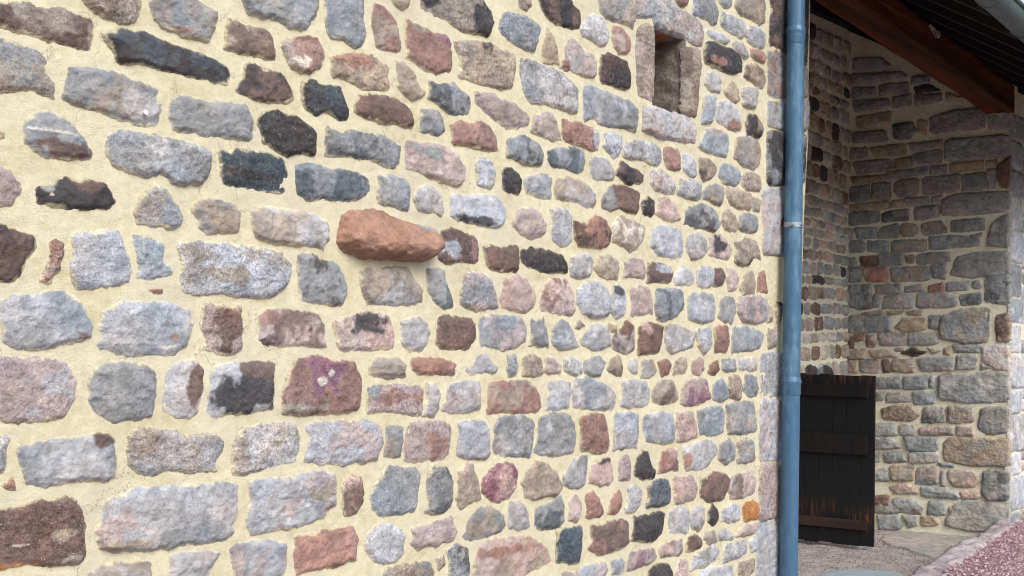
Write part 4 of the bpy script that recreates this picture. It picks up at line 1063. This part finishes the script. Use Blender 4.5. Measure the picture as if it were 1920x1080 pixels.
# iron ring hook beside the pipe
hu, hv = fac.uv(1460, 414); hk = empty('iron_ring', 'small black iron ring hook in the corner stone beside the pipe', 'hook', fac.pt(hu, hv), fac.rz)
mb = MB(); mb.tube([Vector((.004 + .013 * math.cos(a), -.028 - .004 * math.sin(a), .019 * math.sin(a))) for a in [2 * math.pi * k / 20 for k in range(21)]], .0035, 8, False)
mb.build('ring', IRON, hk, True)
mb = MB(); mb.tube([(-.004, .01, -.03), (-.006, -.02, -.028), (-.003, -.028, -.018)], .004, 8); mb.build('shank', IRON, hk, True)

# ------------------------------------------------------------------ door
def at_depth(px, dep): d = ray(px, 900); return Vector((d.x / d.y * dep, dep, 0))
pA = at_depth(1484, 10.42); pB = at_depth(1640, 10.06)
dd = Wall((pA.x, pA.y), (pB.x, pB.y))
DW = m_simple('tarred black planks', (.006, .006, .007), .6, 0, 40, .5, .9, .004, c2=(.010, .007, .006), sc2=(1, 1, .07))
def m_worn():
    m, n, l, b = mat_new('worn burnt wood')
    tc = n.new('ShaderNodeTexCoord'); mg = n.new('ShaderNodeMapping'); mg.inputs['Scale'].default_value = (1, 1, .12); l.new(tc.outputs['Object'], mg.inputs[0])
    n1 = noise(n, l, mg.outputs[0], 45, 5, .7); sx = n.new('ShaderNodeSeparateXYZ'); l.new(tc.outputs['Object'], sx.inputs[0])
    n2 = noise(n, l, tc.outputs['Object'], 3.0, 3, .6)
    # worn bands near the top edge and above the foot rail
    a = n.new('ShaderNodeMapRange'); l.new(sx.outputs[2], a.inputs[0]); a.inputs[1].default_value = 1.26; a.inputs[2].default_value = 1.40
    c_ = n.new('ShaderNodeMath'); c_.operation = 'SUBTRACT'; l.new(sx.outputs[2], c_.inputs[0]); c_.inputs[1].default_value = .26
    c2 = n.new('ShaderNodeMath'); c2.operation = 'ABSOLUTE'; l.new(c_.outputs[0], c2.inputs[0])
    c3 = n.new('ShaderNodeMapRange'); l.new(c2.outputs[0], c3.inputs[0]); c3.inputs[1].default_value = .16; c3.inputs[2].default_value = .0; c3.inputs[4].default_value = .75
    mx = n.new('ShaderNodeMath'); mx.operation = 'MAXIMUM'; l.new(a.outputs[0], mx.inputs[0]); l.new(c3.outputs[0], mx.inputs[1])
    r1 = ramp(n, l, n1.outputs[0], [(.47, g3(0)), (.66, g3(1))])
    r2 = ramp(n, l, n2.outputs[0], [(.40, g3(0)), (.55, g3(1))])
    mm = n.new('ShaderNodeMath'); mm.operation = 'MULTIPLY'; l.new(r1.outputs[0], mm.inputs[0]); l.new(mx.outputs[0], mm.inputs[1])
    m3 = n.new('ShaderNodeMath'); m3.operation = 'MULTIPLY'; l.new(mm.outputs[0], m3.inputs[0]); l.new(r2.outputs[0], m3.inputs[1])
    c = mixc(n, l, 'MIX', m3.outputs[0], (.006, .006, .008), (.16, .062, .024))
    l.new(c, b.inputs['Base Color']); b.inputs['Roughness'].default_value = .6
    l.new(bump(n, l, n1.outputs[0], .9, .004).outputs[0], b.inputs['Normal'])
    return m
WORN = m_worn()
RAIL = m_simple('brown rail wood', (.055, .028, .020), .6, 0, 40, .4, .8, .004, c2=(.012, .010, .010), sc2=(.1, 1, 1), patch=(.4, .55))
do = empty('plank_door', 'low black plank door standing open in the porch with worn orange edges', 'door', dd.A, dd.rz)
np_ = 6; wpl = dd.L / np_; HT = 1.42
for k in range(np_):
    mb = MB(); r_ = random.Random(k); t_ = r_.uniform(-.006, .006)
    mb.box((wpl * (k + .5), .0 + r_.uniform(-.0015, .0015), .03 + (HT - .03) / 2 + t_), (wpl - .0012, .028, HT - .03)); mb.build('plank', WORN, do, bevel=.0025)
def railz(y, x=1600):
    return dd.uv(x, y)[1]
for (ya, yb, m_) in ((812, 850, DW), (972, 990, RAIL)):
    z0, z1 = railz(yb + 2), railz(ya + 2); mb = MB(); mb.box((dd.L / 2 - .02, -.028, (z0 + z1) / 2), (dd.L - .06, .026, z1 - z0)); mb.build('rail', m_, do, bevel=.004)
mb = MB(); mb.box((dd.L / 2 - .02, -.028, railz(733)), (dd.L - .06, .026, .10)); mb.build('rail', DW, do, bevel=.004)
mb = MB()
for z in (.3, .85, 1.3): mb.tube([(dd.L * .72, -.04, z), (dd.L * .72, -.046, z)], .008, 8)
mb.build('nail', IRON, do, True)
bump_o = stone_mesh(uvp(back, [(1528, 706), (1531, 690), (1543, 683), (1555, 688), (1560, 706)]), 'D', 'G', 77, .008, hmax=.05, dust=.1)
o = meshobj('stone', bump_o[0], bump_o[1], STONE, bw, bump_o[2]); o['label'] = 'dark rounded stone just above the door'

# ------------------------------------------------------------------ ground
GZ = .16
def m_gravel():
    m, n, l, b = mat_new('pink gravel ground')
    tc = n.new('ShaderNodeTexCoord'); v = tc.outputs['Object']
    vo = n.new('ShaderNodeTexVoronoi'); vo.inputs['Scale'].default_value = 75; l.new(v, vo.inputs['Vector'])
    c = ramp(n, l, vo.outputs['Color'], [(.1, s2l((124, 98, 102))), (.5, s2l((170, 140, 144))), (.9, s2l((205, 180, 182)))]).outputs[0]
    n2 = noise(n, l, v, 6, 4, .6); c = mixc(n, l, 'MULTIPLY', .6, c, ramp(n, l, n2.outputs[0], [(.3, g3(.7)), (.7, g3(1.15))]).outputs[0])
    l.new(c, b.inputs['Base Color']); b.inputs['Roughness'].default_value = .9
    l.new(bump(n, l, vo.outputs['Distance'], 1, .02).outputs[0], b.inputs['Normal']); return m
GRAV = m_gravel()
def hsheet(name, x0, x1, y0, y1, step, hf, mat, keep=None):
    nx = int((x1 - x0) / step) + 2; ny = int((y1 - y0) / step) + 2
    X, Y = np.meshgrid(np.linspace(x0, x1, nx), np.linspace(y0, y1, ny)); H = hf(X, Y)
    mk = np.ones((ny - 1, nx - 1), bool)
    if keep is not None: mk &= keep((X[:-1, :-1] + X[1:, 1:]) / 2, (Y[:-1, :-1] + Y[1:, 1:]) / 2)
    F = grid_faces(mk, nx, ny); V = np.stack([X.ravel(), Y.ravel(), H.ravel()], 1); V, F, _ = compact(V, F)
    return meshobj(name, V, F, mat)
g = MB(); g.box((0, 40, -.11), (600, 600, .1)); gd = g.build('ground', m_simple('grass and earth', (.10, .11, .06), .95, 0, 8, .4, .8, .03)); tag(gd, kind='structure')
hl = hsheet('light_block_hills', -60, 60, -60, -14, 2.5, lambda X, Y: 11 * sstep(-14, -40, Y) * (1 + .2 * fbm(X * .05, Y * .05, 3, 3)) - .3, m_simple('light block green', (.045, .065, .025), .95, 0, 3, .5, 1, .3)); tag(hl, kind='structure')  # unseen ridge added behind the camera to block low sky light
hl2 = hsheet('light_block_hills', 22, 70, -14, 60, 2.5, lambda X, Y: 10 * sstep(22, 45, X) * (1 + .2 * fbm(X * .05, Y * .05, 5, 3)) - .3, hl.data.materials[0]); tag(hl2, kind='structure')  # second unseen ridge on the right, added to screen the bright horizon
# kerb: left and right borders from the photograph laid on the raised level
KL = [on_z(x, y, GZ) for x, y in [(1889, 944), (1878, 966), (1853, 992), (1830, 1006), (1800, 1018), (1772, 1035), (1740, 1056), (1705, 1078)]]
KR = [on_z(x, y, GZ) for x, y in [(1926, 930), (1904, 955), (1914, 978), (1886, 999), (1856, 1020), (1830, 1040), (1795, 1064), (1775, 1084)]]
def extend(K, d):
    e = (K[-1] - K[-4]).normalized(); return K + [K[-1] + e * k for k in d]
ee = Vector((-.50, -.866, 0))
KL = KL + [KL[-1] + ee * 3, KL[-1] + ee * 7.5]; KR = KR + [KR[-1] + ee * 3, KR[-1] + ee * 7.5]
KLb = [KL[0] + Vector((dF.x, dF.y, 0)) * 3] + KL; KRb = [KR[0] + Vector((dF.x, dF.y, 0)) * 3] + KR
kpoly = [(p.x, p.y) for p in KLb] + [(p.x, p.y) for p in reversed(KRb)]
gpoly = [(p.x, p.y) for p in KRb] + [(-2.0, -6.5), (1.5, -6.5), (6.5, 4.5), (10, 12), (12, 18)]
fl_h = lambda X, Y: .010 * fbm(X * 5, Y * 5, 3, 4) + .008 * fbm(X * 26, Y * 26, 8, 3) + .005 * fbm(X * 70, Y * 70, 9, 2)
DIRT = m_simple('dusty earth and grit', s2l((166, 156, 154)), .95, 0, 60, .4, 1, .008, c2=s2l((140, 132, 130)), patch=(.42, .6))
floor = hsheet('porch_floor', -3.0, 7.2, -1.5, 13, .03, fl_h, DIRT, keep=lambda X, Y: sdf(kpoly, X, Y) < .05)
tag(floor, kind='structure')
def in_g(X, Y): return sdf(gpoly, X, Y) > -.03
gp = hsheet('gravel_path', -4.6, 12, -6, 18, .08, lambda X, Y: GZ + .012 * fbm(X * 2, Y * 2, 4, 3), GRAV, keep=in_g); tag(gp, kind='structure')
KERB = m_simple('rough pinkish kerb concrete', s2l((182, 172, 174)), .9, 0, 26, .4, 1, .015, c2=s2l((154, 140, 144)))
def kh(X, Y):
    d = sdf(kpoly, X, Y); return (GZ + .012 + .022 * fbm(X * 8, Y * 8, 2, 3) + .018 * fbm(X * 26, Y * 30, 12, 3)) * sstep(-.03, .012, d + .018 * fbm(X * 12, Y * 12, 31, 3)) - .03 * (d < -.03)
kb = hsheet('kerb', -4.6, 8.5, -6, 15, .022, kh, KERB, keep=lambda X, Y: sdf(kpoly, X, Y) > -.045)
tag(kb, 'rough pinkish grey kerb between the porch floor and the gravel', 'kerb')
# loose gravel chips near the kerb
rs = np.random.RandomState(2); 
nxy = 90000; px = rs.uniform(1.4, 7.0, nxy); py = rs.uniform(5.0, 15.0, nxy)
d = sdf(gpoly, px, py); m_ = (d > -.02 - .03 * rs.rand(nxy)); px, py = px[m_], py[m_]
qv = []
dirc = np.stack([px, py, np.full_like(px, GZ - EYE)], 1) @ np.array(MR)       # camera coords
sxp = 960 - dirc[:, 0] / dirc[:, 2] * FPX; syp = 540 + dirc[:, 1] / dirc[:, 2] * FPX
m_ = (sxp > 1640) & (sxp < 1990) & (syp < 1150); px, py = px[m_][:22000], py[m_][:22000]; k_ = len(px)
print('chips', k_)
oc = np.array([(1, 0, 0), (-1, 0, 0), (0, 1, 0), (0, -1, 0), (0, 0, 1), (0, 0, -1)], float)
of = np.array([(0, 2, 4), (2, 1, 4), (1, 3, 4), (3, 0, 4), (2, 0, 5), (1, 2, 5), (3, 1, 5), (0, 3, 5)])
sc = rs.uniform(.005, .011, (k_, 1, 3)) * np.array([1, 1, .7]); V = oc[None] * sc + rs.uniform(-.002, .002, (k_, 6, 3))
an = rs.uniform(0, 6.28, k_); ca, sa = np.cos(an)[:, None], np.sin(an)[:, None]
V = np.stack([V[..., 0] * ca - V[..., 1] * sa, V[..., 0] * sa + V[..., 1] * ca, V[..., 2]], -1)
V = V + np.stack([px, py, GZ + .010 + .012 * fbm(px * 2, py * 2, 4, 3)], 1)[:, None]
F = (of[None] + (np.arange(k_) * 6)[:, None, None]).reshape(-1, 3)
cc = np.array([s2l((192, 160, 164)), s2l((172, 132, 138)), s2l((224, 206, 208)), s2l((178, 150, 154)), s2l((142, 110, 116)), s2l((202, 176, 180))])[rs.randint(0, 6, k_)]
def m_attr(name, rough=.85):
    m, n, l, b = mat_new(name); at = n.new('ShaderNodeAttribute'); at.attribute_name = 'Col'; l.new(at.outputs['Color'], b.inputs['Base Color']); b.inputs['Roughness'].default_value = rough; return m
gc = meshobj('gravel', V.reshape(-1, 3), F, m_attr('gravel chips'), None, np.repeat(cc, 6, 0), smooth=False); tag(gc, 'loose reddish pink gravel chips', 'gravel', kind='stuff')
# grit on the porch floor
fx = rs.uniform(1.5, 4.6, 9000); fy = rs.uniform(7, 11.5, 9000); m_ = (sdf(kpoly, fx, fy) < -.02) & (sdf(gpoly, fx, fy) < 0); fx, fy = fx[m_], fy[m_]; k_ = len(fx)
V = oc[None] * (rs.uniform(.002, .007, (k_, 1, 3))) ; V = V + np.stack([fx, fy, .003 + fl_h(fx, fy)], 1)[:, None]
F = (of[None] + (np.arange(k_) * 6)[:, None, None]).reshape(-1, 3)
cc = np.array([s2l((190, 180, 172)), s2l((120, 108, 100)), s2l((112, 100, 94)), s2l((160, 146, 140))])[rs.randint(0, 4, k_)]
fg = meshobj('grit', V.reshape(-1, 3), F, m_attr('grit'), None, np.repeat(cc, 6, 0), smooth=False); tag(fg, 'fine grit and debris scattered on the porch floor', 'grit', kind='stuff')
# flagstones
def slab(name, pts, z, th, mat, seed, label):
    P = [on_z(x, y, z) for x, y in pts]; P2 = chaikin([(p.x, p.y) for p in P]); A = np.array(P2); x0, y0 = A.min(0) - .02; x1, y1 = A.max(0) + .02
    st = .012; nx = int((x1 - x0) / st) + 2; ny = int((y1 - y0) / st) + 2; X, Y = np.meshgrid(np.linspace(x0, x1, nx), np.linspace(y0, y1, ny))
    d_ = sdf(P2, X + .01 * fbm(X * 15, Y * 15, seed, 3), Y + .01 * fbm(X * 15, Y * 15, seed + 2, 3))
    H = np.where(d_ > 0, z - .004 * np.exp(-d_ / .01) + .004 * fbm(X * 6, Y * 6, seed, 4), z - th)
    q = np.maximum.reduce([d_[:-1, :-1], d_[1:, 1:]]); F = grid_faces(q > -.008, nx, ny); V = np.stack([X.ravel(), Y.ravel(), H.ravel()], 1); V, F, _ = compact(V, F)
    o = meshobj(name, V, F, mat); tag(o, label, 'paving slab'); return o
SL1 = m_simple('grey green flagstone', s2l((150, 150, 144)), .85, 0, 14, .3, .8, .006, c2=s2l((166, 156, 150)))
SL2 = m_simple('blue grey slate', s2l((150, 162, 168)), .6, 0, 30, .15, .5, .004)
slab('flagstone', [(1645, 1008), (1690, 990), (1730, 985), (1800, 990), (1850, 996), (1800, 1022), (1760, 1046), (1715, 1035), (1690, 1024), (1665, 1020)], .016, .03, SL1, 51, 'large irregular grey green flagstone in front of the end wall')
slab('slate_slab', [(1545, 1072), (1590, 1066), (1640, 1067), (1690, 1072), (1702, 1090), (1640, 1120), (1540, 1110), (1520, 1090)], .014, .03, SL2, 61, 'blue grey slate slab on the floor beside the pipe foot')
